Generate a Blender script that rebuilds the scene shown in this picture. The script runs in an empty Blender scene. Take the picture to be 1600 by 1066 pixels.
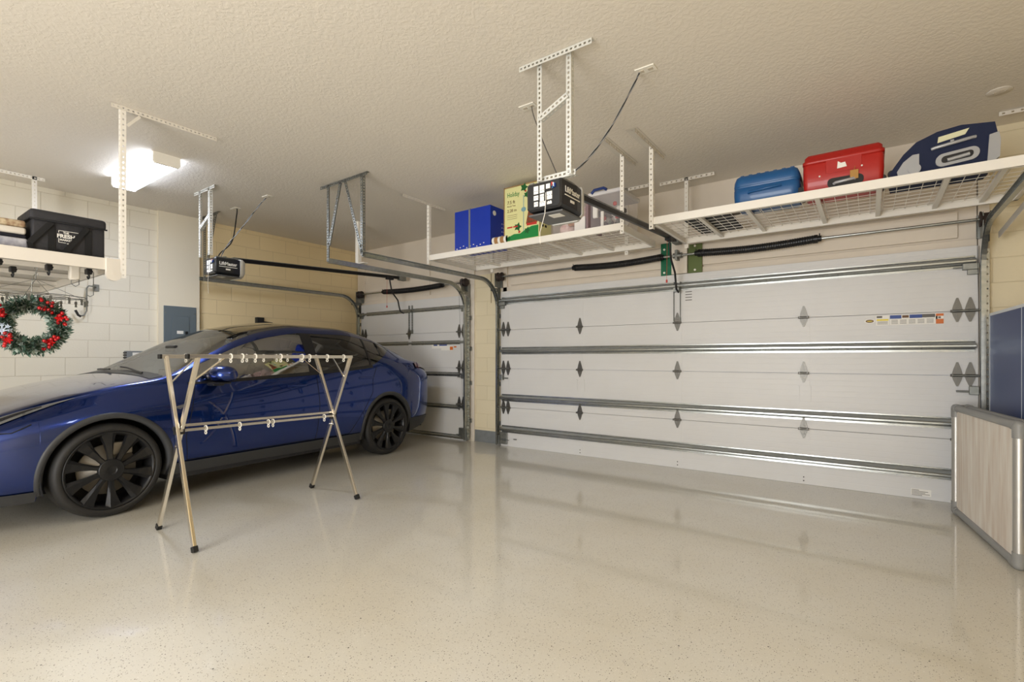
import bpy, bmesh, math, random
from mathutils import Vector, Matrix
random.seed(7)
SC = bpy.context.scene
COL = SC.collection
PI = math.pi

# ------------------------------------------------------------------ helpers
def lin(c):
    out = []
    for v in c[:3]:
        v = v / 255.0
        out.append(v / 12.92 if v <= 0.04045 else ((v + 0.055) / 1.055) ** 2.4)
    return (*out, 1.0)

def mat(name, rgb, rough=0.5, metal=0.0, coat=0.0, coat_rough=0.05, emit=None, strength=0, spec=None,
        trans=0.0, ior=1.45, alpha=1.0):
    m = bpy.data.materials.new(name)
    m.use_nodes = True
    b = m.node_tree.nodes['Principled BSDF']
    b.inputs['Base Color'].default_value = lin(rgb)
    b.inputs['Roughness'].default_value = rough
    b.inputs['Metallic'].default_value = metal
    b.inputs['Coat Weight'].default_value = coat
    b.inputs['Coat Roughness'].default_value = coat_rough
    b.inputs['IOR'].default_value = ior
    b.inputs['Transmission Weight'].default_value = trans
    b.inputs['Alpha'].default_value = alpha
    if spec is not None:
        b.inputs['Specular IOR Level'].default_value = spec
    if emit:
        b.inputs['Emission Color'].default_value = lin(emit)
        b.inputs['Emission Strength'].default_value = strength
    return m

def N(m, t, **kw):
    n = m.node_tree.nodes.new(t)
    for k, v in kw.items():
        setattr(n, k, v)
    return n

def L(m, a, b):
    m.node_tree.links.new(a, b)

def bsdf(m):
    return m.node_tree.nodes['Principled BSDF']

def vary(m, scale, amount, rgb2, detail=4, coords='Object', stretch=None, lo=0.35, hi=0.65):
    """mix the base colour with rgb2 through a noise field fixed to the object"""
    b = bsdf(m)
    tc = N(m, 'ShaderNodeTexCoord')
    src = tc.outputs[coords]
    if stretch:
        mp = N(m, 'ShaderNodeMapping'); mp.inputs['Scale'].default_value = stretch
        L(m, src, mp.inputs[0]); src = mp.outputs[0]
    n = N(m, 'ShaderNodeTexNoise'); n.inputs['Scale'].default_value = scale
    n.inputs['Detail'].default_value = detail
    L(m, src, n.inputs['Vector'])
    r = N(m, 'ShaderNodeMapRange'); r.inputs[1].default_value = lo; r.inputs[2].default_value = hi
    r.inputs[3].default_value = 0; r.inputs[4].default_value = amount
    L(m, n.outputs[0], r.inputs[0])
    mx = N(m, 'ShaderNodeMix', data_type='RGBA')
    base = b.inputs['Base Color']
    if base.is_linked:
        L(m, base.links[0].from_socket, mx.inputs[6])
    else:
        mx.inputs[6].default_value = base.default_value
    mx.inputs[7].default_value = lin(rgb2)
    L(m, r.outputs[0], mx.inputs[0])
    L(m, mx.outputs[2], base)
    return m

def bumpy(m, scale, dist, strength=1.0, detail=3, kind='noise', stretch=None):
    b = bsdf(m)
    tc = N(m, 'ShaderNodeTexCoord'); src = tc.outputs['Object']
    if stretch:
        mp = N(m, 'ShaderNodeMapping'); mp.inputs['Scale'].default_value = stretch
        L(m, src, mp.inputs[0]); src = mp.outputs[0]
    if kind == 'noise':
        n = N(m, 'ShaderNodeTexNoise'); n.inputs['Detail'].default_value = detail
    else:
        n = N(m, 'ShaderNodeTexVoronoi')
    n.inputs['Scale'].default_value = scale
    L(m, src, n.inputs['Vector'])
    bp = N(m, 'ShaderNodeBump'); bp.inputs['Strength'].default_value = strength
    bp.inputs['Distance'].default_value = dist
    L(m, n.outputs[0], bp.inputs['Height'])
    if b.inputs['Normal'].is_linked:
        L(m, b.inputs['Normal'].links[0].from_socket, bp.inputs['Normal'])
    L(m, bp.outputs[0], b.inputs['Normal'])
    return m

class MB:
    """collects shapes into one mesh"""
    def __init__(s):
        s.v = []; s.f = []; s.mi = []; s.sm = []
    def add(s, vs, fs, mi=0, smooth=False):
        o = len(s.v)
        s.v += [tuple(v) for v in vs]
        for f in fs:
            s.f.append([o + i for i in f]); s.mi.append(mi); s.sm.append(smooth)
    def box(s, a, b, mi=0, M=None, bev=0.0, seg=2, smooth=False):
        x0, y0, z0 = a; x1, y1, z1 = b
        if bev > 0:
            bm = bmesh.new()
            bmesh.ops.create_cube(bm, size=1)
            for v in bm.verts:
                v.co = Vector(((x0 + x1) / 2 + v.co.x * (x1 - x0), (y0 + y1) / 2 + v.co.y * (y1 - y0), (z0 + z1) / 2 + v.co.z * (z1 - z0)))
            bmesh.ops.bevel(bm, geom=bm.edges[:], offset=bev, segments=seg, profile=0.5, affect='EDGES')
            bm.verts.index_update()
            vs = [v.co.copy() for v in bm.verts]; fs = [[v.index for v in f.verts] for f in bm.faces]
            bm.free()
        else:
            vs = [Vector(p) for p in ((x0, y0, z0), (x1, y0, z0), (x1, y1, z0), (x0, y1, z0), (x0, y0, z1), (x1, y0, z1), (x1, y1, z1), (x0, y1, z1))]
            fs = [(0, 3, 2, 1), (4, 5, 6, 7), (0, 1, 5, 4), (1, 2, 6, 5), (2, 3, 7, 6), (3, 0, 4, 7)]
        if M is not None:
            vs = [M @ v for v in vs]
        s.add(vs, fs, mi, smooth or (bev > 0 and seg >= 3))
        return s
    def tube(s, pts, r, seg=10, mi=0, cap=True, closed=False):
        pts = [Vector(p) for p in pts]
        n = len(pts)
        rs = r if isinstance(r, (list, tuple)) else [r] * n
        vs = []
        up = None
        for i, p in enumerate(pts):
            if closed:
                t = (pts[(i + 1) % n] - pts[i - 1]).normalized()
            else:
                t = (pts[min(i + 1, n - 1)] - pts[max(i - 1, 0)])
                t = t.normalized() if t.length > 1e-9 else Vector((0, 0, 1))
            if up is None:
                up = Vector((0, 0, 1)) if abs(t.z) < 0.9 else Vector((1, 0, 0))
                up = (up - t * up.dot(t)).normalized()
            else:
                up = (up - t * up.dot(t))
                up = up.normalized() if up.length > 1e-6 else t.orthogonal().normalized()
            sd = t.cross(up)
            for k in range(seg):
                a = 2 * PI * k / seg
                vs.append(p + (up * math.cos(a) + sd * math.sin(a)) * rs[i])
        fs = []
        m = n if closed else n - 1
        for i in range(m):
            j = (i + 1) % n
            for k in range(seg):
                k2 = (k + 1) % seg
                fs.append((i * seg + k, i * seg + k2, j * seg + k2, j * seg + k))
        s.add(vs, fs, mi, True)
        if cap and not closed:
            s.add(vs[:seg], [list(range(seg))[::-1]], mi)
            s.add(vs[-seg:], [list(range(seg))], mi)
        return s
    def bar(s, p, q, w, d, mi=0, side=None, bev=0):
        """rectangular bar from p to q, w along 'side', d along the third axis"""
        p = Vector(p); q = Vector(q); t = (q - p); ln = t.length; t.normalize()
        sd = Vector(side) if side is not None else (Vector((0, 0, 1)) if abs(t.z) < .9 else Vector((1, 0, 0)))
        sd = (sd - t * sd.dot(t)).normalized(); th = t.cross(sd)
        M = Matrix(((sd.x, th.x, t.x, p.x), (sd.y, th.y, t.y, p.y), (sd.z, th.z, t.z, p.z), (0, 0, 0, 1)))
        return s.box((-w / 2, -d / 2, 0), (w / 2, d / 2, ln), mi, M, bev)
    def prism(s, poly, M, h, mi=0, smooth=False):
        """poly in local xy extruded 0..h along local z, placed by M"""
        n = len(poly)
        vs = [M @ Vector((p[0], p[1], 0)) for p in poly] + [M @ Vector((p[0], p[1], h)) for p in poly]
        s.add(vs, [list(range(n))[::-1], list(range(n, 2 * n))], mi)
        s.add(vs, [(i, (i + 1) % n, n + (i + 1) % n, n + i) for i in range(n)], mi, smooth)
        return s
    def lathe(s, prof, M, seg=48, mi=0, closed=False):
        """prof of (r, h) about local z"""
        vs = []
        for r, h in prof:
            for k in range(seg):
                a = 2 * PI * k / seg
                vs.append(M @ Vector((r * math.cos(a), r * math.sin(a), h)))
        fs = []
        n = len(prof)
        for i in range(n if closed else n - 1):
            j = (i + 1) % n
            for k in range(seg):
                k2 = (k + 1) % seg
                fs.append((i * seg + k, i * seg + k2, j * seg + k2, j * seg + k))
        s.add(vs, fs, mi, True)
        return s
    def ball(s, c, r, seg=10, mi=0, sc=(1, 1, 1)):
        prof = [(math.sin(PI * i / (seg // 2 + 1)) * r + 1e-5, -math.cos(PI * i / (seg // 2 + 1)) * r) for i in range(seg // 2 + 2)]
        M = Matrix.Translation(Vector(c)) @ Matrix.Diagonal((sc[0], sc[1], sc[2], 1))
        return s.lathe(prof, M, seg, mi)
    def sweep(s, path, prof, side=(1, 0, 0), mi=0):
        """closed profile (a along side, b along normal) swept on path"""
        side = Vector(side); path = [Vector(p) for p in path]; n = len(prof); m = len(path); vs = []
        for i, p in enumerate(path):
            t = (path[min(i + 1, m - 1)] - path[max(i - 1, 0)]).normalized()
            nn = side.cross(t).normalized()
            vs += [p + side * a + nn * b for a, b in prof]
        fs = [(i * n + k, i * n + (k + 1) % n, (i + 1) * n + (k + 1) % n, (i + 1) * n + k) for i in range(m - 1) for k in range(n)]
        s.add(vs, fs, mi)
        s.add(vs[:n], [list(range(n))[::-1]], mi); s.add(vs[-n:], [list(range(n))], mi)
        return s
    def perf(s, p, q, wdir, w, t=0.002, pitch=0.025, hole=0.010, mi=0):
        """perforated flat strip from p to q, width w towards wdir, real square holes"""
        p = Vector(p); q = Vector(q); ax = q - p; ln = ax.length; ax.normalize()
        wd = Vector(wdir); wd = (wd - ax * wd.dot(ax)).normalized(); nn = ax.cross(wd)
        k = max(1, round(ln / pitch)); pt = ln / k; hh = min(hole * 1.3, pt * .8) / 2; hw = hole / 2
        for i in range(k):
            z0 = i * pt; zc = z0 + pt / 2
            o = [(z0, 0), (z0 + pt, 0), (z0 + pt, w), (z0, w)]
            h = [(zc - hh, w / 2 - hw), (zc + hh, w / 2 - hw), (zc + hh, w / 2 + hw), (zc - hh, w / 2 + hw)]
            vs = []
            for dt in (t / 2, -t / 2):
                vs += [p + ax * a + wd * b + nn * dt for a, b in o + h]
            fs = []
            for base, fl in ((0, 1), (8, 0)):
                for e in range(4):
                    e2 = (e + 1) % 4
                    fc = (base + e, base + e2, base + 4 + e2, base + 4 + e)
                    fs.append(fc if fl else fc[::-1])
            for e in range(4):
                e2 = (e + 1) % 4
                fs.append((4 + e, 4 + e2, 12 + e2, 12 + e))
            fs += [(0, 8, 9, 1), (2, 10, 11, 3)]
            s.add(vs, fs, mi)
        return s
    def angle(s, p, q, d1, d2, w=0.032, **kw):
        s.perf(p, q, d1, w, **kw); s.perf(p, q, d2, w, **kw)
        return s
    def build(s, name, mats, parent=None, loc=None, flip=False):
        me = bpy.data.meshes.new(name)
        org = Vector(loc) if loc is not None else None
        if org is None and parent is None and s.v:
            xs = [v[0] for v in s.v]; ys = [v[1] for v in s.v]; zs = [v[2] for v in s.v]
            org = Vector(((min(xs) + max(xs)) / 2, (min(ys) + max(ys)) / 2, min(zs)))
        if parent is not None:
            org = Vector((0, 0, 0)) if loc is None else org
        vs = [tuple(Vector(v) - org) for v in s.v]
        me.from_pydata(vs, [], s.f)
        for m in (mats if isinstance(mats, (list, tuple)) else [mats]):
            me.materials.append(m)
        for p_, mi, sm in zip(me.polygons, s.mi, s.sm):
            p_.material_index = mi; p_.use_smooth = sm
        me.update()
        o = bpy.data.objects.new(name, me)
        COL.objects.link(o)
        o.location = org
        if parent is not None:
            o.parent = parent
        return o

def tag(o, label=None, cat=None, group=None, kind=None):
    if label: o['label'] = label
    if cat: o['category'] = cat
    if group: o['group'] = group
    if kind: o['kind'] = kind
    return o

def thing(name, label, cat, loc=(0, 0, 0), rz=0, group=None):
    o = bpy.data.objects.new(name, None); COL.objects.link(o)
    o.location = loc; o.rotation_euler = (0, 0, rz); o.empty_display_size = 0.1
    return tag(o, label, cat, group)

def copy_tree(o, parent=None):
    c = o.copy(); COL.objects.link(c)
    if parent is not None: c.parent = parent
    for ch in list(o.children):
        copy_tree(ch, c)
    return c

def text_mb(txt, size, M, extrude=0.001, align='CENTER', bold=0.0, mi=0, sx=1.0):
    cu = bpy.data.curves.new('t', 'FONT'); cu.body = txt; cu.size = size; cu.extrude = extrude
    cu.align_x = align; cu.align_y = 'CENTER'; cu.offset = bold; cu.resolution_u = 3
    ob = bpy.data.objects.new('t', cu); COL.objects.link(ob)
    dg = bpy.context.evaluated_depsgraph_get()
    me = bpy.data.meshes.new_from_object(ob.evaluated_get(dg))
    S = Matrix.Diagonal((sx, 1, 1, 1))
    vs = [M @ (S @ v.co) for v in me.vertices]; fs = [list(p.vertices) for p in me.polygons]
    bpy.data.objects.remove(ob); bpy.data.curves.remove(cu); bpy.data.meshes.remove(me)
    mb = MB(); mb.add(vs, fs, mi)
    return mb

def frame(o, x, y):
    """matrix with local x -> x, local y -> y, z -> cross"""
    x = Vector(x).normalized(); y = Vector(y).normalized(); z = x.cross(y); o = Vector(o)
    return Matrix(((x.x, y.x, z.x, o.x), (x.y, y.y, z.y, o.y), (x.z, y.z, z.z, o.z), (0, 0, 0, 1)))

def catmull(keys, t):
    """keys: sorted list of (t, value); monotone cubic interpolation"""
    n = len(keys)
    if t <= keys[0][0]: return keys[0][1]
    if t >= keys[-1][0]: return keys[-1][1]
    i = 0
    while keys[i + 1][0] < t: i += 1
    def sl(a):
        if a <= 0 or a >= n - 1:
            a0 = max(a - 1, 0); a1 = min(a + 1, n - 1)
            return (keys[a1][1] - keys[a0][1]) / (keys[a1][0] - keys[a0][0])
        d0 = (keys[a][1] - keys[a - 1][1]) / (keys[a][0] - keys[a - 1][0])
        d1 = (keys[a + 1][1] - keys[a][1]) / (keys[a + 1][0] - keys[a][0])
        if d0 * d1 <= 0: return 0.0
        return 2 * d0 * d1 / (d0 + d1)
    h = keys[i + 1][0] - keys[i][0]; u = (t - keys[i][0]) / h
    m0, m1 = sl(i) * h, sl(i + 1) * h
    return (2 * u**3 - 3 * u**2 + 1) * keys[i][1] + (u**3 - 2 * u**2 + u) * m0 + (-2 * u**3 + 3 * u**2) * keys[i + 1][1] + (u**3 - u**2) * m1

# ------------------------------------------------------------------ materials
def block_mat(name, rgb, mortar, axis):  # painted concrete blocks
    m = mat(name, rgb, rough=0.62)
    b = bsdf(m)
    tc = N(m, 'ShaderNodeTexCoord'); sp = N(m, 'ShaderNodeSeparateXYZ'); cb = N(m, 'ShaderNodeCombineXYZ')
    L(m, tc.outputs['Object'], sp.inputs[0])
    L(m, sp.outputs[axis], cb.inputs[0]); L(m, sp.outputs[2], cb.inputs[1])
    br = N(m, 'ShaderNodeTexBrick')
    L(m, cb.outputs[0], br.inputs['Vector'])
    br.inputs['Scale'].default_value = 1.0
    br.inputs['Brick Width'].default_value = 0.406
    br.inputs['Row Height'].default_value = 0.203
    br.inputs['Mortar Size'].default_value = 0.005
    br.inputs['Mortar Smooth'].default_value = 0.6
    br.inputs['Color1'].default_value = lin(rgb); br.inputs['Color2'].default_value = lin([c * .985 for c in rgb])
    br.inputs['Mortar'].default_value = lin(mortar)
    L(m, br.outputs['Color'], b.inputs['Base Color'])
    inv = N(m, 'ShaderNodeMath', operation='SUBTRACT'); inv.inputs[0].default_value = 1
    L(m, br.outputs['Fac'], inv.inputs[1])
    bp = N(m, 'ShaderNodeBump'); bp.inputs['Distance'].default_value = 0.004; bp.inputs['Strength'].default_value = .6
    L(m, inv.outputs[0], bp.inputs['Height']); L(m, bp.outputs[0], b.inputs['Normal'])
    bumpy(m, 60, .0025, .5, detail=4)
    return m

M_cream = block_mat('cream_block', (230, 224, 208), (214, 206, 188), 1)
M_yellow = block_mat('yellow_block', (240, 220, 176), (222, 202, 160), 1)
M_yellow_x = block_mat('yellow_block_front', (228, 216, 186), (216, 203, 172), 0)
M_pilaster = bumpy(mat('pilaster_paint', (232, 224, 204), .6), 25, .002, .3)
M_white_wall = vary(bumpy(mat('white_header_paint', (222, 212, 198), .6), 30, .002, .3), 2.5, .25, (205, 192, 175))
M_jamb = vary(mat('white_jamb_paint', (226, 218, 206), .5), 8, .4, (200, 190, 176))
M_ceiling = mat('textured_ceiling', (228, 221, 210), .75)
def _ceil():
    m = M_ceiling; b = bsdf(m)
    tc = N(m, 'ShaderNodeTexCoord')
    n1 = N(m, 'ShaderNodeTexNoise'); n1.inputs['Scale'].default_value = 38; n1.inputs['Detail'].default_value = 3; n1.inputs['Distortion'].default_value = .6
    L(m, tc.outputs['Object'], n1.inputs['Vector'])
    r = N(m, 'ShaderNodeMapRange'); r.inputs[1].default_value = .42; r.inputs[2].default_value = .6
    L(m, n1.outputs[0], r.inputs[0])
    bp = N(m, 'ShaderNodeBump'); bp.inputs['Distance'].default_value = .0022; bp.inputs['Strength'].default_value = .4
    L(m, r.outputs[0], bp.inputs['Height']); L(m, bp.outputs[0], b.inputs['Normal'])
_ceil()
M_floor = mat('epoxy_floor', (215, 212, 202), .42, coat=.9, coat_rough=.07)
def _floor():
    m = M_floor; b = bsdf(m)
    tc = N(m, 'ShaderNodeTexCoord')
    vary(m, 1.1, .5, (200, 190, 166), detail=6)
    vary(m, 160, .35, (228, 222, 208), detail=2, lo=.45, hi=.75)
    def specks(scale, thr, rgb, jitter=1.0):
        v = N(m, 'ShaderNodeTexVoronoi'); v.inputs['Scale'].default_value = scale; v.inputs['Randomness'].default_value = jitter
        L(m, tc.outputs['Object'], v.inputs['Vector'])
        # size per cell from the cell colour: most cells get no speck
        sp = N(m, 'ShaderNodeSeparateColor'); L(m, v.outputs['Color'], sp.inputs[0])
        th = N(m, 'ShaderNodeMapRange'); th.inputs[1].default_value = .45; th.inputs[2].default_value = 1.0
        th.inputs[3].default_value = 0; th.inputs[4].default_value = thr
        L(m, sp.outputs[0], th.inputs[0])
        lt = N(m, 'ShaderNodeMath', operation='LESS_THAN')
        L(m, v.outputs['Distance'], lt.inputs[0]); L(m, th.outputs[0], lt.inputs[1])
        mx = N(m, 'ShaderNodeMix', data_type='RGBA')
        base = b.inputs['Base Color']
        L(m, base.links[0].from_socket, mx.inputs[6]); mx.inputs[7].default_value = lin(rgb)
        L(m, lt.outputs[0], mx.inputs[0]); L(m, mx.outputs[2], base)
    specks(140, .36, (152, 144, 130)); specks(80, .22, (96, 88, 78)); specks(95, .2, (240, 236, 228)); specks(26, .10, (58, 52, 46))
_floor()
bumpy(M_floor, 3, .004, .12, detail=2)
M_door = vary(mat('door_white', (213, 213, 213), .42), 3, .3, (206, 204, 201))
def _doorlines():
    m = M_door; b = bsdf(m)
    tc = N(m, 'ShaderNodeTexCoord'); sp = N(m, 'ShaderNodeSeparateXYZ'); L(m, tc.outputs['Object'], sp.inputs[0])
    ml = N(m, 'ShaderNodeMath', operation='MULTIPLY'); ml.inputs[1].default_value = 2 * PI / .052
    L(m, sp.outputs[2], ml.inputs[0])
    sn = N(m, 'ShaderNodeMath', operation='SINE'); L(m, ml.outputs[0], sn.inputs[0])
    pw = N(m, 'ShaderNodeMapRange'); pw.inputs[1].default_value = .9; pw.inputs[2].default_value = 1
    L(m, sn.outputs[0], pw.inputs[0])
    bp = N(m, 'ShaderNodeBump'); bp.inputs['Distance'].default_value = .0015; bp.inputs['Strength'].default_value = .3
    bp.invert = True
    L(m, pw.outputs[0], bp.inputs['Height']); L(m, bp.outputs[0], b.inputs['Normal'])
_doorlines()
M_galv = vary(mat('galvanised', (168, 171, 169), .27, metal=.88), 30, .5, (136, 140, 138), stretch=(.3, 1, 1))
M_galvd = vary(mat('dull_galvanised', (142, 144, 140), .45, metal=.85), 22, .5, (108, 110, 106))
M_hinge = mat('hinge_metal', (104, 102, 97), .4, metal=.7)
M_rackw = mat('rack_white', (238, 234, 226), .42)
M_rackc = mat('rack_cream', (220, 214, 204), .45)
M_black = mat('black_plastic', (26, 26, 28), .4)
M_blackm = mat('black_metal', (24, 24, 26), .35, metal=.3)
M_dark = mat('dark_rubber', (34, 33, 33), .6)
M_greyp = mat('grey_panel', (104, 116, 124), .45, metal=.1)
M_whitep = mat('white_plastic', (236, 232, 222), .35)
M_paper = mat('white_label', (236, 234, 228), .6)
M_lens = mat('lamp_lens', (255, 253, 246), .4, emit=(232, 239, 255), strength=19)
M_lens_side = mat('lamp_lens_side', (250, 250, 250), .4, emit=(230, 238, 255), strength=6)
M_red = mat('red_shell', (170, 26, 18), .45, coat=.15)
M_blueb = mat('blue_shell', (24, 84, 140), .42, coat=.2)
M_navy = bumpy(mat('navy_fabric', (22, 32, 62), .8), 300, .001, .4)
M_silver = mat('silver_plastic', (168, 170, 174), .35, metal=.3)
M_green = mat('green_plate', (10, 98, 66), .4, metal=.2)
M_olive = mat('olive_plate', (86, 100, 50), .45, metal=.2)
M_chrome = mat('brushed_steel', (228, 221, 208), .24, metal=1)

# ------------------------------------------------------------------ setting
XL, XR, YF, YB, ZC = -7.42, 1.40, 5.60, -3.6, 3.10
def struct(o, label, cat):
    return tag(o, label, cat, kind='structure')
m = MB(); m.box((XL - .3, YB - .3, -.1), (XR + .3, YF + .5, 0))
struct(m.build('floor', M_floor, loc=(0, 0, 0)), 'glossy beige speckled epoxy garage floor', 'floor')
m = MB(); m.box((XL - .3, YB - .3, ZC), (XR + .3, YF + .5, ZC + .1))
struct(m.build('ceiling', M_ceiling, loc=(0, 0, 0)), 'beige knockdown textured ceiling', 'ceiling')
m = MB(); m.box((XL - .2, YB, 0), (XL, 2.52, ZC)); m.box((XL - .2, 3.0, 0), (XL - .02, YF + .4, ZC), mi=1)
m.box((XL - .2, 2.52, 0), (XL + .05, 3.0, ZC), mi=2)
struct(m.build('wall_left', [M_cream, M_yellow, M_pilaster], loc=(0, 0, 0)), 'painted concrete block wall with flat pilaster behind the car', 'wall')
m = MB(); m.box((XR, YB, 0), (XR + .2, YF + .4, ZC))
struct(m.build('wall_right', M_yellow, loc=(0, 0, 0)), 'yellow block wall right of the double door', 'wall')
m = MB(); m.box((XL - .2, YB - .2, 0), (XR + .2, YB, ZC))
struct(m.build('wall_back', M_pilaster, loc=(0, 0, 0)), 'plain cream wall opposite the garage doors', 'wall')
# front wall: openings  left door X -7.2..-4.78, double door -4.16...72 ; z<2.13
LD0, LD1, DD0, DD1, DH = -7.24, -4.78, -4.165, .715, 2.135
m = MB()
W0 = YF; W1 = YF + .3
m.box((XL, W0, DH), (DD1 + .05, W1, ZC), mi=0)
m.box((XL, W0, 0), (LD0, W1, DH), mi=1)
m.box((LD1 + .02, W0 - .005, 0), (DD0, W1, 2.42), mi=1)
m.box((DD1, W0, 0), (XR, W1, ZC), mi=1)
struct(m.build('wall_front', [M_white_wall, M_yellow_x], loc=(0, 0, 0)), 'white header and yellow block wall around the garage doors', 'wall')
m = MB()
m.box((LD1 - .04, W0 - .03, 0), (LD1 + .09, W0 + .02, 2.9), bev=.003)
struct(m.build('trim_1', M_jamb), 'white jamb board right of the single garage door', 'trim')
m = MB(); m.box((DD1 + .005, W0 - .03, 0), (DD1 + .075, W0 + .02, 2.75), bev=.003)
struct(m.build('trim_2', M_jamb), 'white jamb board right of the double garage door', 'trim')
m = MB(); m.box((DD0 - .03, W0 - .03, 2.13), (DD0 + .07, W0 + .02, 2.75), bev=.003); m.box((DD0, W0 - .03, 2.13), (DD1, W0 + .02, 2.20), bev=.004)
m.box((DD0 + .13, W0 - .03, 2.22), (DD1 - .12, W0 - .008, 2.44), bev=.004); m.box((DD0 + .13, W0 - .02, 2.46), (DD1 - .12, W0 - .004, 2.62), bev=.003)
struct(m.build('trim_3', M_white_wall), 'white header boards above the double garage door', 'trim')
m = MB(); m.box((LD0, W0 - .03, 2.13), (LD1 - .04, W0 + .02, 2.2), bev=.004); m.box((LD0 + .05, W0 - .02, 2.36), (LD1 - .1, W0 - .004, 2.5), bev=.003)
m.box((-5.72, W0 - .03, 2.2), (-5.60, W0 - .004, ZC), bev=.003)
m.box((LD0 - .0, W0 - .025, 0), (LD0 + .05, W0 + .02, 2.9), bev=.003)
struct(m.build('trim_4', M_white_wall), 'white header boards above the single garage door', 'trim')
m = MB(); m.box((LD1 + .09, W0 - .012, 0), (DD0 - .0, W0, .17))
struct(m.build('baseboard_front', vary(mat('grey_base_paint', (128, 132, 134), .5), 12, .5, (104, 108, 110))), 'grey painted base of the column between the doors', 'baseboard')
m = MB()
m.box((-4.40, W0 - .007, 2.0), (-4.385, W0 - .004, 2.42))  # narrow tan strip, slightly proud of the column face
struct(m.build('trim_5', mat('seam_tan', (150, 134, 100), .7)), 'thin raised seam on the upper column face', 'trim')

# ------------------------------------------------------------------ garage doors
YD = 5.52      # inner face of the door panels
SH = DH / 4
def hinge_mb(w=.07, up=.11, dn=.09, barrel=True):
    m = MB()
    M = frame((0, 0, 0), (1, 0, 0), (0, 0, 1))   # local z = -Y (into room)
    m.prism([(-w / 2, .004), (w / 2, .004), (w * .36, up * .45), (.006, up), (-.006, up), (-w * .36, up * .45)], M, .008)
    m.prism([(w / 2, -.004), (-w / 2, -.004), (-w * .36, -dn * .45), (-.006, -dn), (.006, -dn), (w * .36, -dn * .45)], M, .008)
    m.tube([(-w / 2 - .01, -.018, 0), (w / 2 + .01, -.018, 0)], .011, 10)
    for z in (up * .6, up * .3, -dn * .3, -dn * .6):
        m.tube([(0, -.008, z), (0, -.014, z)], .006, 8)
    m.box((-w / 2, -.03, -.006), (-w / 2 + .006, 0, .012)); m.box((w / 2 - .006, -.03, -.006), (w / 2, 0, .012))
    return m
STRUT = [(.052, 0), (.052, .004), (.040, .004), (.016, .060), (.008, .068), (-.006, .068), (-.014, .060), (-.028, .004), (-.046, .004), (-.046, 0)]
def strut(parent, x0, x1, z, scale=1.0):
    m = MB()
    M = Matrix(((0, 0, 1, x0), (0, -1, 0, YD), (1, 0, 0, z), (0, 0, 0, 1)))
    m.prism([(a * scale, b * scale) for a, b in STRUT], M, x1 - x0)
    x = x0 + .3
    while x < x1 - .1:
        for dz in (.043, -.043):
            m.tube([(x, YD - .004, z + dz * scale), (x, YD - .009, z + dz * scale)], .006, 6)
        x += .6
    return m.build('strut', M_galv, parent)

def garage_door(name, x0, x1, label, hinge_x, strut_z, sscale=1.0, sx0=.02, sx1=.02):
    d = bpy.data.objects.new(name, None); COL.objects.link(d)
    struct(d, label, 'garage door')
    for i in range(4):
        m = MB()
        m.box((x0, YD, i * SH + .001), (x1, YD + .045, (i + 1) * SH - .002), bev=.0015, seg=1)
        m.build('door_panel', M_door, d)
    for hx in [x0 + .10] + hinge_x + [x1 - .10]:
        m = MB(); m.box((hx - .02, YD - .0025, .05), (hx + .05, YD, DH - .03)); m.build('stile', M_door, d)
    m = MB(); m.box((x0, YD + .005, -.002), (x1, YD + .04, .004)); m.build('bottom_seal', M_dark, d)
    for z in strut_z:
        strut(d, x0 + sx0, x1 - sx1, z, sscale)
    h0 = None
    for r in range(1, 4):
        for hx in [x0 + .05, x0 + .13] + hinge_x + [x1 - .13, x1 - .05]:
            if h0 is None:
                h = hinge_mb().build('hinge', M_hinge, d); h0 = h
            else:
                h = h0.copy(); COL.objects.link(h); h.parent = d
            h.location = (hx, YD - .002, r * SH)
    rm = None
    for x, sd in ((x0, -1), (x1, 1)):
        for z in (SH, 2 * SH, 3 * SH, DH - .18, .09):
            m = MB(); m.tube([(x - sd * .16, YD - .035, z), (x + sd * .035, YD - .035, z)], .006, 8)
            m.tube([(x + sd * .02, YD - .035, z), (x + sd * .036, YD - .035, z)], .022, 14)
            m.build('roller', M_galvd, d)
        m = MB(); m.box((min(x, x - sd * .12), YD - .03, .03), (max(x, x - sd * .12), YD - .002, .19), bev=.003)
        m.box((min(x + sd * .005, x - sd * .02), YD - .06, .03), (max(x + sd * .005, x - sd * .02), YD - .03, .15))
        m.build('bottom_bracket', M_galvd, d)
        m = MB(); m.box((min(x, x - sd * .10), YD - .05, DH - .2), (max(x, x - sd * .10), YD - .002, DH - .15), bev=.003)
        m.box((min(x, x - sd * .07), YD - .035, DH - .24), (max(x, x - sd * .07), YD - .002, DH - .2), bev=.002)
        m.build('top_bracket', M_galvd, d)
        # slide lock
        m = MB(); zl = 2 * SH - .12
        m.box((x - sd * .03 - .03, YD - .05, zl - .035), (x - sd * .03 + .03, YD - .002, zl + .035), bev=.004)
        m.tube([(x - sd * .14, YD - .03, zl - .01), (x + sd * .03, YD - .03, zl - .01)], .008, 8)
        m.build('slide_lock', M_galvd, d)
    return d
dd = garage_door('door_1', DD0, DD1, 'wide white four section double garage door', [-2.93, -1.725, -.52], [2.00, 1.31, .665, .235])
ld = garage_door('door_2', LD0 + .02, LD1 - .02, 'white four section single garage door behind the car', [-6.0], [1.965, 1.446, .97, .487, .045], .62)

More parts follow.
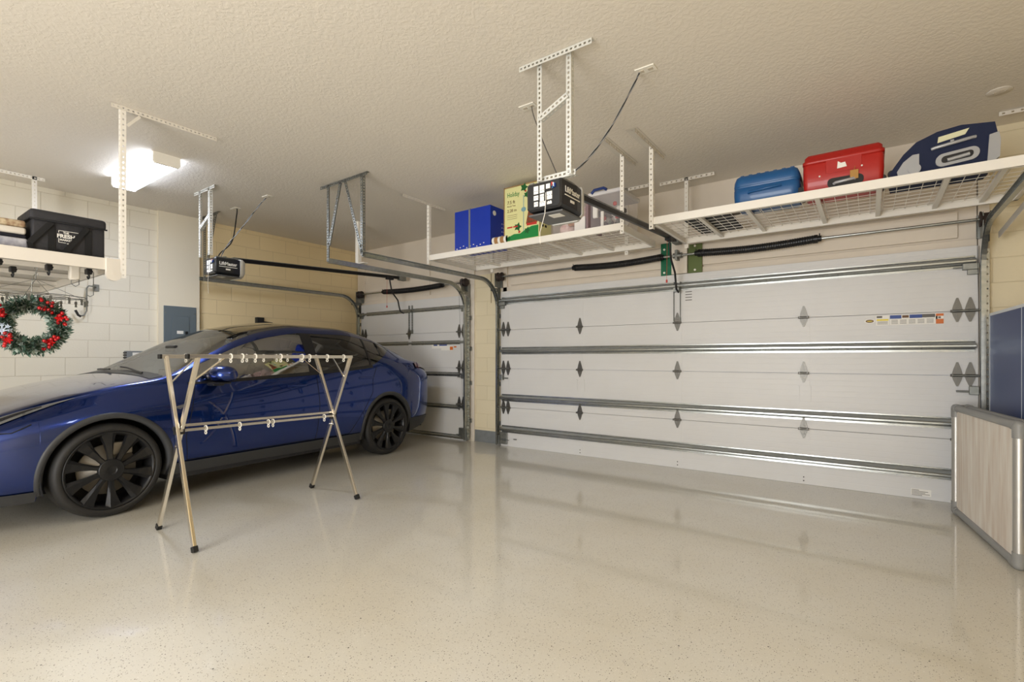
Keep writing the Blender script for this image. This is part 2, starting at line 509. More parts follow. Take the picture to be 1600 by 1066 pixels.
def operator_bracket(parent, x):
    m = MB()
    for s_ in (-.035, .035):
        m.perf((x + s_, YD - .004, 1.62), (x + s_, YD - .004, 2.05), (0, -1, 0), .03, pitch=.04, hole=.008)
    m.box((x - .04, YD - .006, 1.60), (x + .04, YD - .002, 1.66)); m.box((x - .03, YD - .05, 1.94), (x + .03, YD - .002, 1.99))
    m.build('operator_bracket', M_galvd, parent)
operator_bracket(dd, -1.725); operator_bracket(ld, -5.95)
# stickers on the double door
def rect_strip(parent, name, y, rects, mats):
    m = MB()
    for (x0, z0, x1, z1, mi) in rects:
        m.box((x0, y - .0012 - .0004 * mi, z0), (x1, y, z1), mi=mi)
    return m.build(name, mats, parent)
M_sb = mat('sticker_blue', (24, 62, 140), .4); M_so = mat('sticker_orange', (206, 106, 30), .4); M_sy = mat('sticker_yellow', (226, 206, 50), .4)
M_sk = mat('sticker_print', (96, 92, 88), .5); M_sbr = mat('sticker_brown', (104, 72, 44), .5); M_sred = mat('sticker_red', (190, 50, 40), .5)
SM = [M_paper, M_sb, M_so, M_sy, M_sk, M_sbr, M_sred]
def door_stickers(parent, x, z, k=1.0):
    R = []
    def r(x0, z0, x1, z1, mi): R.append((x + x0 * k, z + z0 * k, x + x1 * k, z + z1 * k, mi))
    r(.08, -.085, .175, .0, 0); r(.085, -.02, .125, -.002, 4); r(.085, -.045, .17, -.03, 3)
    r(.18, -.085, .50, 0, 0); r(.18, -.03, .26, 0, 1); r(.265, -.025, .31, -.003, 5); r(.27, -.019, .305, -.009, 3)
    r(.315, -.03, .40, 0, 1); r(.40, -.028, .485, 0, 4); r(.49, -.02, .54, 0, 2); r(.49, -.085, .54, -.045, 2); r(.49, -.045, .54, -.02, 0); r(.505, -.04, .522, -.024, 4)
    for i in range(5):
        for j in range(4):
            r(.19 + i * .06, -.045 - j * .01, .235 + i * .06, -.042 - j * .01, 4)
    for j in range(3):
        r(.09, -.055 - j * .01, .165, -.052 - j * .01, 4)
    o = rect_strip(parent, 'warning_sticker', YD, R, SM); o['label'] = 'white, blue and orange safety sticker strip'
    m = MB(); M = frame((x + .035 * k, YD, z - .045 * k), (1, 0, 0), (0, 0, 1))
    m.prism([(.04 * k * math.cos(a * PI / 12), .02 * k * math.sin(a * PI / 12)) for a in range(24)], M, .0012)
    m.prism([(.03 * k * math.cos(a * PI / 12), .014 * k * math.sin(a * PI / 12)) for a in range(24)], M, .0018, 1)
    m.prism([(.02 * k * math.cos(a * PI / 12), .004 * k * math.sin(a * PI / 12)) for a in range(24)], M, .0024, 2)
    o = m.build('oval_badge', [M_paper, M_sbr, M_sy], parent)
door_stickers(dd, -.04, 1.588)
R = [(-5.50, 1.36, -5.30, 1.43, 0), (-5.46, 1.40, -5.38, 1.43, 1), (-5.34, 1.40, -5.18, 1.43, 1), (-5.30, 1.33, -5.06, 1.40, 0), (-5.12, 1.335, -5.06, 1.385, 2), (-5.04, 1.37, -4.99, 1.39, 2)]
rect_strip(ld, 'warning_sticker', YD, R, SM)
R = [(.285, .03, .42, .085, 0)] + [(.29 + .0, .074 - i * .011, .29 + w, .078 - i * .011, 4) for i, w in enumerate((.05, .11, .09, .12, .07))]
rect_strip(dd, 'white_label', YD, R, SM)
R = [(-1.64, 1.93 - i * .03, -1.57, 1.938 - i * .03, 4) for i in range(4)]
rect_strip(dd, 'printed_lines', YD, R, SM)
for hx in (-2.93, -1.725, -.52):
    m = MB()
    for z in (.07, .035): m.tube([(hx + .0, YD - .004, z), (hx, YD - .001, z)], .006, 8)
    m.build('screw', M_dark, dd)
for hx in (-2.93, -.52):
    m = MB()
    for dx in (-.045, .05):
        m.box((hx + dx - .012, YD - .004, .80), (hx + dx + .012, YD, .94)); m.tube([(hx + dx, YD - .01, .94), (hx + dx, YD, .94)], .008, 8)
    m.build('step_plate', M_door, dd)
m = MB(); m.box((DD0 + .22, YD - .012, .10), (DD0 + .27, YD, .113)); m.build('lift_handle', M_galvd, dd)
m = MB(); m.box((DD0 + .19, YD - .016, .03), (DD0 + .2, YD, .04)); 

# ------------------------------------------------------------------ tracks
def track(name, x, sd, label, yend=3.22, ztop=2.27, rad=.36, y0=5.475):
    """sd=+1 : track stands at the right edge of its door"""
    t = thing(name, label, 'door track', (x, y0, 0), 0, None)
    path = [Vector((0, 0, .02)), Vector((0, 0, 1.0)), Vector((0, 0, ztop - rad))]
    for i in range(1, 13):
        a = i / 12 * PI / 2
        path.append(Vector((0, -rad * (1 - math.cos(a)), ztop - rad + rad * math.sin(a))))
    path.append(Vector((0, yend - y0, ztop)))
    w = .052; th = .003
    prof = [(-.012, -w / 2), (.018, -w / 2), (.018, w / 2), (-.012, w / 2), (-.012, w / 2 - th), (.018 - th, w / 2 - th), (.018 - th, -w / 2 + th), (-.012, -w / 2 + th)]
    prof = [(a * sd, b) for a, b in prof]
    if sd < 0: prof = prof[::-1]
    m = MB(); m.sweep(path, prof); m.build('rail', M_galv, t)
    m = MB(); xa = .022 * sd
    m.perf((xa, .015, .02), (xa, .015, 2.1), (0, 1, 0), .03, pitch=.06, hole=.012)
    m.perf((xa, .045, .02), (xa, .045, 2.1), (sd, 0, 0), .025, pitch=.06, hole=.01)
    m.build('wall_angle', M_galv, t)
    m = MB(); m.perf((xa, -.13, ztop - .14), (xa, .08, ztop - .14), (0, 0, 1), .05, pitch=.05, hole=.012)
    m.box((min(xa, xa + .004 * sd), .03, ztop - .3), (max(xa, xa + .004 * sd), .09, ztop + .02))
    m.build('flag_bracket', M_galvd, t)
    for z in (.3, .85, 1.35, 1.8):
        m = MB(); m.box((min(xa, xa + sd * .03), .07, z - .03), (max(xa, xa + sd * .03), .10, z + .03), bev=.002)
        m.tube([(xa + sd * .012, .065, z), (xa + sd * .012, .055, z)], .008, 8); m.build('jamb_bracket', M_galvd, t)
    return t
track('door_track', DD1 + .02, 1, 'galvanised curved track at the right side of the double door')
track('door_track', DD0 - .02, -1, 'galvanised curved track at the left side of the double door')
track('door_track', LD1 - .0, 1, 'galvanised curved track at the right side of the single door', yend=3.22)
track('door_track', LD0 + .0, -1, 'galvanised curved track along the yellow wall above the car', yend=2.95)
# sloped brace on the right-hand wall side
t = thing('track_brace', 'flat grey steel brace running up beside the right hand track', 'brace', (.82, 5.3, 2.2))
m = MB(); m.bar((0, .12, -.02), (.14, -1.75, .28), .05, .004, side=(0, 0, 1)); m.build('brace_strip', M_rackc, t)

# ------------------------------------------------------------------ torsion springs
M_drum = mat('drum_iron', (60, 52, 50), .6, metal=.5)
def spring_part(parent, x0, x1, z, y, sag=.02):
    m = MB()
    n = 40; pts = []
    for i in range(n + 1):
        u = i / n; pts.append((x0 + (x1 - x0) * u, y, z - sag * math.sin(PI * u)))
    m.tube(pts, .036, 14)
    turns = int((x1 - x0) / .02)
    hel = []
    for i in range(turns * 8 + 1):
        u = i / (turns * 8); a = i / 8 * 2 * PI
        hel.append((x0 + (x1 - x0) * u, y + .037 * math.cos(a), z - sag * math.sin(PI * u) + .037 * math.sin(a)))
    m.tube(hel, .005, 4)
    m.build('spring', M_black, parent)
def torsion(name, label, xa, xb, springs, z, y, plates):
    t = thing(name, label, 'spring shaft', ((xa + xb) / 2, y, z)); ox = (xa + xb) / 2
    m = MB(); m.tube([(xa - ox, 0, 0), (xb - ox, 0, 0)], .0125, 12); m.build('shaft', M_galv, t)
    for s0, s1 in springs:
        spring_part(t, s0 - ox, s1 - ox, 0, 0)
        for e, q in ((s0, -1), (s1, 1)):
            m = MB()
            m.tube([(e - ox, 0, 0), (e - ox + q * .03, 0, 0)], .04, 14); m.tube([(e - ox + q * .03, 0, 0), (e - ox + q * .06, 0, 0)], .028, 12)
            m.tube([(e - ox + q * .045, 0, 0), (e - ox + q * .045, -.02, .045)], .005, 6)
            m.build('winding_cone', M_blackm, t)
    for e, q in ((xa, 1), (xb, -1)):
        m = MB(); M = frame((e - ox + q * .02, 0, 0), (0, 1, 0), (0, 0, 1))
        m.lathe([(.0, 0), (.062, 0), (.062, .008), (.048, .014), (.048, .055), (.06, .062), (.06, .072), (0, .072)], M, 24)
        m.build('cable_drum', M_drum, t)
        m = MB(); m.box((e - ox - .008, -.045, -.14), (e - ox - .002, .09, .05)); m.box((e - ox - .03, .08, -.14), (e - ox + .03, .09, .05)); m.build('end_bearing_plate', M_galvd, t)
        m = MB(); m.tube([(e - ox + q * .045, -.055, 0), (e - ox + q * .0, .01, -z + .1)], .0018, 5); m.build('cable', M_blackm, t)
    return t
t = torsion('torsion_spring_shaft', 'long torsion shaft with two black springs above the double door', DD0 - .02, DD1 + .02, [(-2.94, -1.92), (-1.46, -.43)], 2.33, 5.46, 1)
ox = (DD0 + DD1) / 2
m = MB(); m.box((-1.92 - ox, .085, -.20), (-1.80 - ox, .092, .17), bev=.002); o = m.build('anchor_plate', M_green, t); o['label'] = 'dark green anchor plate'
m = MB(); m.box((-1.62 - ox, .085, -.19), (-1.47 - ox, .092, .12), bev=.002); o = m.build('anchor_plate', M_olive, t); o['label'] = 'olive green anchor plate'
for px in (-1.88, -1.545):
    for z in (-.16, .1):
        m = MB(); m.tube([(px - ox, .085, z), (px - ox, .078, z)], .012, 10); m.build('bolt', M_whitep, t)
m = MB(); m.box((-1.79 - ox, .05, -.19), (-1.62 - ox, .075, .35), bev=.003); m.build('centre_board', M_jamb, t)
m = MB(); m.box((-1.73 - ox, -.03, -.05), (-1.70 - ox, .09, .06), bev=.003); m.tube([(-1.75 - ox, 0, 0), (-1.66 - ox, 0, 0)], .03, 12); m.build('centre_bearing', M_galvd, t)
t = torsion('torsion_spring_shaft', 'shorter torsion shaft with one black spring above the single door', LD0 + .02, LD1 - .02, [(-6.52, -5.25)], 2.31, 5.46, 1)

# ------------------------------------------------------------------ openers
M_hous = mat('opener_black', (30, 31, 34), .35, coat=.2)
def build_opener(label, X, Y0, ylen_extra=0.0, rail_end=5.42):
    t = thing('garage_door_opener', label, 'garage door opener', (X, Y0, 2.14))
    # housing: tapered box, local coords, y 0..0.34
    m = MB()
    def ring(y, w, z0, z1, cut):
        return [(-w, y, z0 + cut), (-w + cut, y, z0), (w - cut, y, z0), (w, y, z0 + cut), (w, y, z1 - .01), (w - .01, y, z1), (-w + .01, y, z1), (-w, y, z1 - .01)]
    rings = [ring(0, .118, .03, .19, .015), ring(.012, .13, .018, .2, .02), ring(.2, .135, .005, .205, .03), ring(.27, .128, .0, .2, .03), ring(.275, .12, .005, .195, .03)]
    vs = [p for r_ in rings for p in r_]; k = 8
    fs = [(i * k + j, (i + 1) * k + j, (i + 1) * k + (j + 1) % k, i * k + (j + 1) % k) for i in range(len(rings) - 1) for j in range(k)]
    m.add(vs, fs); m.add(rings[0], [list(range(8))]); m.add(rings[-1], [list(range(8))[::-1]])
    m.build('housing', M_hous, t)
    m = MB()   # rear light lens wrapping the end of the head
    R2 = []
    for y, w, z0, z1 in ((.27, .135, -.012, .21), (.30, .132, -.01, .208), (.335, .11, .02, .19), (.35, .07, .05, .16)):
        R2 += ring(y, w, z0, z1, .04)
    fs = [(i * k + j, (i + 1) * k + j, (i + 1) * k + (j + 1) % k, i * k + (j + 1) % k) for i in range(3) for j in range(k)]
    m.add(R2, fs, 0, True); m.add(R2[-8:], [list(range(8))[::-1]]); m.add(R2[:8], [list(range(8))])
    m.build('light_lens', mat('frosted_lens', (214, 214, 210), .3), t)
    m = MB(); m.box((-.128, .02, -.006), (.128, .27, .006), bev=.004); m.build('lower_cover', mat('opener_grey', (92, 92, 92), .45), t)
    # rear instruction sticker
    m = MB()
    for i, (x, z, w, h) in enumerate(((-.055, .15, .035, .05), (-.01, .15, .035, .05), (.035, .16, .03, .03), (-.055, .10, .035, .03), (-.01, .095, .03, .045), (.045, .10, .04, .05), (-.055, .06, .03, .03), (-.005, .055, .045, .03), (.045, .055, .035, .02))):
        m.box((x - w / 2, -.002, z - h / 2), (x + w / 2, .001, z + h / 2))
    o = m.build('instruction_sticker', M_paper, t)
    m = MB()
    for i in range(9):
        for jz in range(3):
            x = -.065 + i * .0155; m.box((x, -.003, .06 + jz * .04), (x + .006, -.0015, .064 + jz * .04))
    m.build('sticker_print', M_sk, t)
    m = MB(); cols = [(0, .065, .165), (1, .075, .16), (2, .085, .155), (3, .07, .15)]
    for mi, x, z in cols:
        m.box((x, -.012, z - .012), (x + .008, 0, z + .012), mi=mi)
    m.build('terminal_block', [M_sred, M_paper, M_sb, M_blueb], t)
    tm = text_mb('LiftMaster', .052, frame((.1365, .135, .135), (0, 1, 0), (0, 0, 1)), .001, bold=.001, sx=.9); tm.build('logo', M_paper, t)
    m = MB(); m.box((.133, .04, .098), (.1365, .235, .104)); m.box((.133, .11, .065), (.1375, .16, .082), bev=.002); m.build('logo_underline', M_paper, t)
    m = MB(); m.box((.0, .06, -.0078), (.085, .13, -.0055)); m.build('underside_label', M_paper, t)
    m = MB(); m.box((-.11, .03, .2), (.11, .06, .208)); m.box((-.12, .02, .2), (-.09, .2, .212)); m.box((.09, .02, .2), (.12, .2, .212)); m.build('top_plate', M_galv, t)
    m = MB(); m.tube([(.02, .15, .21), (.02, .15, .225), (.02, .15, .235)], .02, 12); m.box((0, .22, .2), (.05, .3, .235), bev=.005); m.build('sprocket_cover', M_galvd, t)
    # rail sloping slightly up to the header
    L_ = rail_end - Y0
    m = MB(); m.bar((0, .25, .215), (0, L_, .34), .026, .04, side=(1, 0, 0)); m.build('rail', M_blackm, t)
    m = MB(); m.tube([(-.012, .25, .242), (-.012, L_ - .05, .362)], .004, 6); m.tube([(.012, .25, .242), (.012, L_ - .05, .362)], .004, 6); m.build('chain', M_galvd, t)
    m = MB(); m.box((-.035, L_ - .1, .30), (.035, L_ + .03, .38), bev=.004); m.tube([(-.03, L_ - .06, .36), (.03, L_ - .06, .36)], .03, 12); m.build('header_bracket', M_galvd, t)
    m = MB(); m.box((-.03, L_ - .34, .285), (.03, L_ - .22, .325), bev=.004); m.build('trolley', M_black, t)
    zz = -.17
    m = MB(); m.tube([(0, L_ - .28, .29), (.004, L_ - .24, .1), (.006, L_ - .12, -.02), (.006, L_ - .09, -.13), (.006, L_ - .07, -.19), (.006, L_ + .0, -.215)], .011, 8); m.build('door_arm', M_black, t)
    m = MB(); m.tube([(-.01, L_ - .32, .29), (-.015, L_ - .32, -.12)], .0018, 5); m.tube([(-.015, L_ - .32, -.12), (-.015, L_ - .32, -.15)], .009, 8); m.build('release_cord', M_sred, t)
    m = MB(); m.tube([(.02, -.005, .12), (.035, -.03, .05), (.03, -.03, -.02), (.0, -.02, -.09), (-.02, -.01, -.13), (-.02, -.005, -.2)], .0022, 6); m.build('antenna_wire', M_whitep, t)
    return t
op1 = build_opener('black garage door opener hanging in front of the middle storage rack', -1.69, 2.69)
op2 = build_opener('black garage door opener hanging above the blue car', -6.03, 2.56)

# hangers (perforated angle frames)
def hanger(name, label, loc, bars, w=.034, mat_=None):
    t = thing(name, label, 'hanger', loc)
    for (nm, p, q, d1, d2) in bars:
        m = MB(); m.angle(p, q, d1, d2, w, pitch=.03, hole=.0125); m.build(nm, mat_ or M_rackg, t)
    return t
M_rackg = mat('zinc_white', (214, 214, 208), .4, metal=.35)
Xm, Ym, Zm = -1.60, 2.65, ZC
hanger('perforated_hanger', 'bright perforated steel frame carrying the middle door opener', (Xm, Ym, 2.35), [
    ('ceiling_angle', (-.25, 0, .748), (.27, 0, .748), (0, 0, -1), (0, 1, 0)),
    ('post', (-.13, .03, .748), (-.13, .03, -.01), (1, 0, 0), (0, 1, 0)),
    ('post', (.115, .03, .748), (.115, .03, -.01), (-1, 0, 0), (0, 1, 0)),
    ('lower_strap', (-.15, .06, -.008), (.13, .06, -.008), (0, 1, 0), (0, 0, 1)),
    ('diagonal_brace', (-.10, .02, .37), (.10, .02, .46), (0, 0, 1), (0, 1, 0))])
Xm = -6.03
hanger('perforated_hanger', 'perforated steel frame carrying the left door opener beside the ceiling lamp', (Xm, 2.50, 2.35), [
    ('ceiling_angle', (-.25, 0, .748), (.25, 0, .748), (0, 0, -1), (0, 1, 0)),
    ('post', (-.13, 0, .748), (-.13, 0, .0), (1, 0, 0), (0, 1, 0)),
    ('post', (.13, 0, .748), (.13, 0, .0), (-1, 0, 0), (0, 1, 0)),
    ('diagonal_brace', (-.11, -.004, .30), (.12, -.004, .42), (0, 0, 1), (0, 1, 0))])
hanger('track_hanger', 'dark perforated posts holding the left track end near the opener', (LD0, 2.98, 2.24), [
    ('ceiling_angle', (-.06, 0, .858), (.45, 0, .858), (0, 0, -1), (0, 1, 0)),
    ('post', (.03, 0, .858), (.03, 0, .0), (0, 1, 0), (1, 0, 0)),
    ('post', (.35, 0, .858), (.05, 0, .1), (0, 1, 0), (1, 0, 0))], mat_=M_galvd)
hanger('track_hanger', 'grey perforated posts and braces holding two track ends over the car', (-4.52, 3.22, 2.26), [
    ('ceiling_angle', (-.40, 0, .838), (.40, 0, .838), (0, 0, -1), (0, 1, 0)),
    ('post', (-.28, 0, .83), (-.28, 0, .0), (0, 1, 0), (1, 0, 0)),
    ('diagonal_brace', (-.06, 0, .82), (-.26, 0, .18), (0, 1, 0), (1, 0, 0)),
    ('post', (.33, 0, .83), (.33, 0, .0), (0, 1, 0), (-1, 0, 0)),
    ('diagonal_brace', (.02, 0, .82), (.30, 0, .02), (0, 1, 0), (1, 0, 0))], mat_=M_galvd)
# white short ceiling post in the corner
t = thing('ceiling_post', 'short white ceiling post with a flat plate near the far corner', 'bracket', (-5.75, 4.35, 2.52))
m = MB(); m.box((-.03, -.03, 0), (.03, .03, .58), bev=.004); m.build('post', M_rackw, t)
m = MB(); m.box((-.14, -.04, -.012), (.16, .04, 0), bev=.002); m.build('plate', M_rackw, t)

# ceiling outlets with cords
def outlet(label, x, y, z=ZC, w=.13, d=.075):
    t = thing('ceiling_outlet', label, 'outlet', (x, y, z))
    m = MB(); m.box((-w / 2, -d / 2, -.008), (w / 2, d / 2, 0), bev=.003); m.build('cover_plate', M_whitep, t)
    m = MB()
    for dx in (-.03, .03):
        m.box((dx - .016, -.014, -.011), (dx + .016, .014, -.007), bev=.002)
    m.build('socket', mat('socket_cream', (196, 186, 168), .4), t)
    return t
outlet('white ceiling outlet right of the bright perforated hanger', -1.19, 3.15)
outlet('small white ceiling plate behind the bright perforated hanger', -2.08, 3.10)
outlet('white ceiling outlet feeding the left opener, nearer the corner', -6.5, 3.06)
outlet('white ceiling outlet feeding the left opener, farther from the wall', -5.71, 3.05)
def cord(label, pts, r, m_, twist=None):
    P_ = [Vector(p) for p in pts]; out = []
    n = 30
    for i in range(n + 1):
        u = i / n * (len(P_) - 1); k = min(int(u), len(P_) - 2); f_ = u - k
        a = P_[max(k - 1, 0)]; b = P_[k]; c = P_[k + 1]; d = P_[min(k + 2, len(P_) - 1)]
        out.append(.5 * ((2 * b) + (c - a) * f_ + (2 * a - 5 * b + 4 * c - d) * f_ ** 2 + (3 * b - a - 3 * c + d) * f_ ** 3))
    m = MB(); m.tube(out, r, 6)
    if twist:
        for ph in (0, PI):
            m.tube([p + Vector((math.cos(i * .7 + ph) * twist, 0, math.sin(i * .7 + ph) * twist)) for i, p in enumerate(out)], r * .6, 5, mi=1)
    o = m.build('power_cord', [m_, M_silver]); tag(o, label, 'cord')
    # plug
    return o
cord('grey twisted cord from the right ceiling outlet to the middle opener', [(-1.235, 3.15, 3.088), (-1.26, 3.13, 3.02), (-1.36, 3.0, 2.72), (-1.46, 2.88, 2.50), (-1.57, 2.80, 2.37)], .005, M_dark, .006)
cord('thin dark cord hanging behind the left post of the middle hanger', [(-2.05, 3.10, 3.09), (-2.03, 3.09, 3.02), (-1.88, 2.98, 2.75), (-1.72, 2.86, 2.5), (-1.64, 2.80, 2.37)], .004, M_sk)
cord('short black cord from the nearer ceiling plate to the left opener', [(-6.46, 3.06, 3.09), (-6.45, 3.05, 3.0), (-6.35, 2.95, 2.65), (-6.2, 2.75, 2.45), (-6.07, 2.66, 2.36)], .007, M_black)
cord('twisted cord slanting from the far ceiling outlet to the left opener', [(-5.74, 3.05, 3.09), (-5.8, 3.0, 3.0), (-6.0, 2.9, 2.75), (-6.12, 2.78, 2.52), (-6.05, 2.68, 2.36)], .005, M_dark, .008)
m = MB(); m.lathe([(0, 0), (.07, 0), (.072, -.003), (.068, -.006), (0, -.007)], Matrix.Translation((.74, 4.87, ZC)), 36)
m.tube([(.71, 4.87, ZC - .006), (.71, 4.87, ZC - .009)], .005, 8); m.tube([(.77, 4.87, ZC - .006), (.77, 4.87, ZC - .009)], .005, 8)
tag(m.build('ceiling_cover', M_ceiling), 'round blank cover plate on the ceiling at top right', 'cover plate')

# ------------------------------------------------------------------ lamps
def lamp(label, x, y, k=1.0):
    def lm(n_, e):
        return mat(n_, (250, 250, 250), .4, emit=(228, 237, 255), strength=e * k)
    t = thing('ceiling_lamp', label, 'ceiling lamp', (x, y, ZC - .1))
    m = MB(); m.box((-.55, -.085, .08), (.55, .085, .1), bev=.004); m.build('base_pan', M_whitep, t)
    m = MB()
    pr = [(-.105, .082), (-.105, .02), (-.092, .004), (-.07, 0), (.07, 0), (.092, .004), (.105, .02), (.105, .082)]
    M = frame((-.54, 0, 0), (0, 1, 0), (0, 0, 1))
    m.prism(pr, M, 1.08, 1)
    k0 = len(m.mi) - 8
    for q in (2, 3, 4): m.mi[k0 + q] = 0
    m.build('diffuser', [lm('lamp_lens', 19), lm('lamp_lens_side', 4.5)], t)
    for s_ in (-1, 1):
        m = MB(); a_ = -.565 if s_ < 0 else .54
        M = frame((a_, 0, 0), (0, 1, 0), (0, 0, 1)); m.prism([(-.11, .1), (-.11, .02), (-.095, -.002), (.095, -.002), (.11, .02), (.11, .1)], M, .025)
        m.build('end_cap', M_whitep, t)
    return t
lamp('white fluorescent ceiling lamp glowing above the car', -5.86, 1.88, 2.0)
lamp('white fluorescent ceiling lamp above the camera bay', -1.45, 1.32, .75)
lamp('added unseen ceiling lamp giving fill light behind the camera', -3.6, -1.6, .75)  # extra fixture out of view, added to fill the room with light

# ------------------------------------------------------------------ storage racks
def wire_deck(x0, x1, y0, y1, z, sx=.075, sy=.1):
    m = MB()
    n = round((x1 - x0) / sx)
    for i in range(n + 1):
        x = x0 + (x1 - x0) * i / n; m.box((x - .002, y0, z - .002), (x + .002, y1, z + .002))
    n = round((y1 - y0) / sy)
    for i in range(n + 1):
        y = y0 + (y1 - y0) * i / n; m.box((x0, y - .0022, z - .006), (x1, y + .0022, z - .002))
    return m
def rack(label, x0, x1, y0, y1, z0, posts, xmarks):
    t = thing('hanging_storage_rack', label, 'ceiling rack', ((x0 + x1) / 2, (y0 + y1) / 2, z0)); ox, oy = (x0 + x1) / 2, (y0 + y1) / 2
    hx = (x1 - x0) / 2; hy = (y1 - y0) / 2; H = .065
    for s_ in (-1, 1):
        m = MB(); y = s_ * hy
        m.box((-hx, y - .002, 0), (hx, y + .002, H)); m.box((-hx, min(y, y - s_ * .025), 0), (hx, max(y, y - s_ * .025), .003))
        m.box((-hx, min(y, y - s_ * .012), H - .003), (hx, max(y, y - s_ * .012), H)); m.build('long_beam', M_rackw, t)
        m = MB(); x = s_ * hx
        m.box((x - .002, -hy, 0), (x + .002, hy, H)); m.box((min(x, x - s_ * .025), -hy, 0), (max(x, x - s_ * .025), hy, .003)); m.build('end_beam', M_rackw, t)
    for xx in xmarks:
        m = MB(); m.box((xx - ox - .016, -hy, .018), (xx - ox + .016, hy, .04)); m.build('cross_tube', M_rackw, t)
    nd = 3
    for i in range(nd):
        a = -hx + 2 * hx * i / nd + .006; b = -hx + 2 * hx * (i + 1) / nd - .006
        wire_deck(a, b, -hy + .01, hy - .01, H - .012).build('wire_deck', M_rackw, t)
    for (px, py, dx) in posts:
        m = MB(); X_ = px - ox; Y_ = py - oy
        m.perf((X_ - .018, Y_, -.04), (X_ - .018, Y_, ZC - z0), (1, 0, 0), .036, pitch=.045, hole=.011)
        m.perf((X_ + .018 * dx, Y_, -.04), (X_ + .018 * dx, Y_, ZC - z0), (0, 1, 0), .036, pitch=.045, hole=.011)
        m.build('post', M_rackw, t)
    for (px, py, dx) in posts[:2]:
        m = MB(); X_ = px - ox; Y_ = py - oy
        m.perf((X_ - .06, Y_ - .42, ZC - z0 - .003), (X_ - .06, Y_ + .28, ZC - z0 - .003), (1, 0, 0), .10, pitch=.05, hole=.012)
        m.perf((X_ + .02, Y_ - .42, ZC - z0 - .035), (X_ + .02, Y_ + .28, ZC - z0 - .035), (0, 0, 1), .032, pitch=.05, hole=.012)
        m.build('ceiling_bracket', M_rackc, t)
    for (px, py, dx) in posts[2:]:
        m = MB(); X_ = px - ox; Y_ = py - oy
        m.perf((X_ - .28, Y_, ZC - z0 - .035), (X_ + .28, Y_, ZC - z0 - .035), (0, 0, 1), .032, pitch=.05, hole=.012)
        m.perf((X_ - .28, Y_ - .02, ZC - z0 - .003), (X_ + .28, Y_ - .02, ZC - z0 - .003), (0, 1, 0), .04, pitch=.05, hole=.012)
        m.build('ceiling_bracket', M_rackc, t)
    return t
rack('white wire ceiling rack carrying three suitcases', -1.57, .90, 4.33, 5.27, 2.40,
     [(-1.585, 4.32, 1), (.91, 4.32, -1), (-1.56, 5.28, 1), (1.08, 5.28, -1)], [-1.2, -.82, -.33, .05, .42, .7])
rack('white wire ceiling rack carrying the blue box and the tree box', -4.36, -1.87, 4.33, 5.22, 2.40,
     [(-1.86, 4.32, -1), (-4.37, 4.32, 1), (-2.2, 5.23, 1), (-4.1, 5.23, 1)], [-3.95, -3.2, -2.75, -2.35])
DZ = 2.40 + .056   # top of wire decks

# left rack over the hood
t = thing('hanging_storage_rack', 'cream ceiling rack over the car hood with hooks below', 'ceiling rack', (-5.8, .69, 1.86))
m = MB(); m.box((1.23, -.62, 0), (1.25, .60, .085), bev=.002); m.build('end_beam', M_rackc, t)
m = MB(); m.box((-1.25, -.62, 0), (-1.23, .60, .085), bev=.002); m.build('end_beam', M_rackc, t)
m = MB(); m.box((-1.25, .58, 0), (1.25, .60, .085), bev=.002); m.build('long_beam', M_rackc, t)
m = MB(); m.box((-1.25, -.62, 0), (1.25, -.60, .085), bev=.002); m.build('long_beam', M_rackc, t)
m = MB(); m.box((-1.24, -.60, .06), (1.24, .59, .075)); m.build('deck_board', M_rackc, t)
for x in (-.9, -.3, .3, .8, 1.08):
    m = MB(); m.box((x - .02, -.6, .02), (x + .02, .59, .055), bev=.003); m.build('cross_tube', M_rackc, t)
m = MB(); m.tube([(1.05, .40, .06), (1.05, .40, -.075)], .028, 14); m.box((1.02, .37, -.07), (1.08, .43, .04), bev=.01); m.build('strap_block', M_rackc, t)
m = MB(); m.box((1.235, .53, -.03), (1.262, .625, .09), bev=.006); m.tube([(1.235, .5775, -.03), (1.2645, .5775, -.03)], .047, 20); m.tube([(1.262, .5775, -.02), (1.268, .5775, -.02)], .01, 8)
m.build('corner_bracket', M_rackc, t)
for (x, y) in ((1.262, .635), (-1.24, .61)):
    m = MB(); m.perf((x, y - .018, -.05), (x, y - .018, 1.24), (0, 1, 0), .036, pitch=.04, hole=.011); m.perf((x, y - .018, -.05), (x, y - .018, 1.24), (-1, 0, 0), .034, pitch=.04, hole=.011)
    m.build('post', M_rackw, t)
m = MB(); m.perf((1.265, .56, 1.205), (1.265, 1.29, 1.205), (0, 0, 1), .032, pitch=.03, hole=.01); m.perf((1.265, .56, 1.237), (1.265, 1.29, 1.237), (-1, 0, 0), .04, pitch=.03, hole=.01); m.bar((1.262, .66, 1.1), (1.262, .74, 1.2), .02, .004, side=(0, 1, 0)); m.build('ceiling_bracket', M_rackc, t)
m = MB(); m.perf((-1.24, -.1, 1.205), (-1.24, .69, 1.205), (0, 0, 1), .032, pitch=.03, hole=.01); m.perf((-1.24, -.1, 1.237), (-1.24, .69, 1.237), (-1, 0, 0), .04, pitch=.03, hole=.01); m.build('ceiling_bracket', M_rackw, t)
clip0 = None
for (x, y) in ((1.1, .00), (1.1, .25), (1.1, .47), (.78, .12), (.78, -.1)):
    m = MB(); m.box((-.025, -.018, -.03), (.025, .018, .012), bev=.006); m.tube([(0, 0, -.02), (.018, 0, -.045), (0, 0, -.06), (-.02, 0, -.045)], .007, 8); m.tube([(-.03, .012, -.01), (.03, .012, -.01)], .009, 8)
    if clip0 is None: clip0 = m.build('hook_clip', M_black, t)
    else:
        c = clip0.copy(); COL.objects.link(c); c.parent = t
        clip_o = c
        c.location = (x, y, .0); continue
    clip0.location = (x, y, .0)

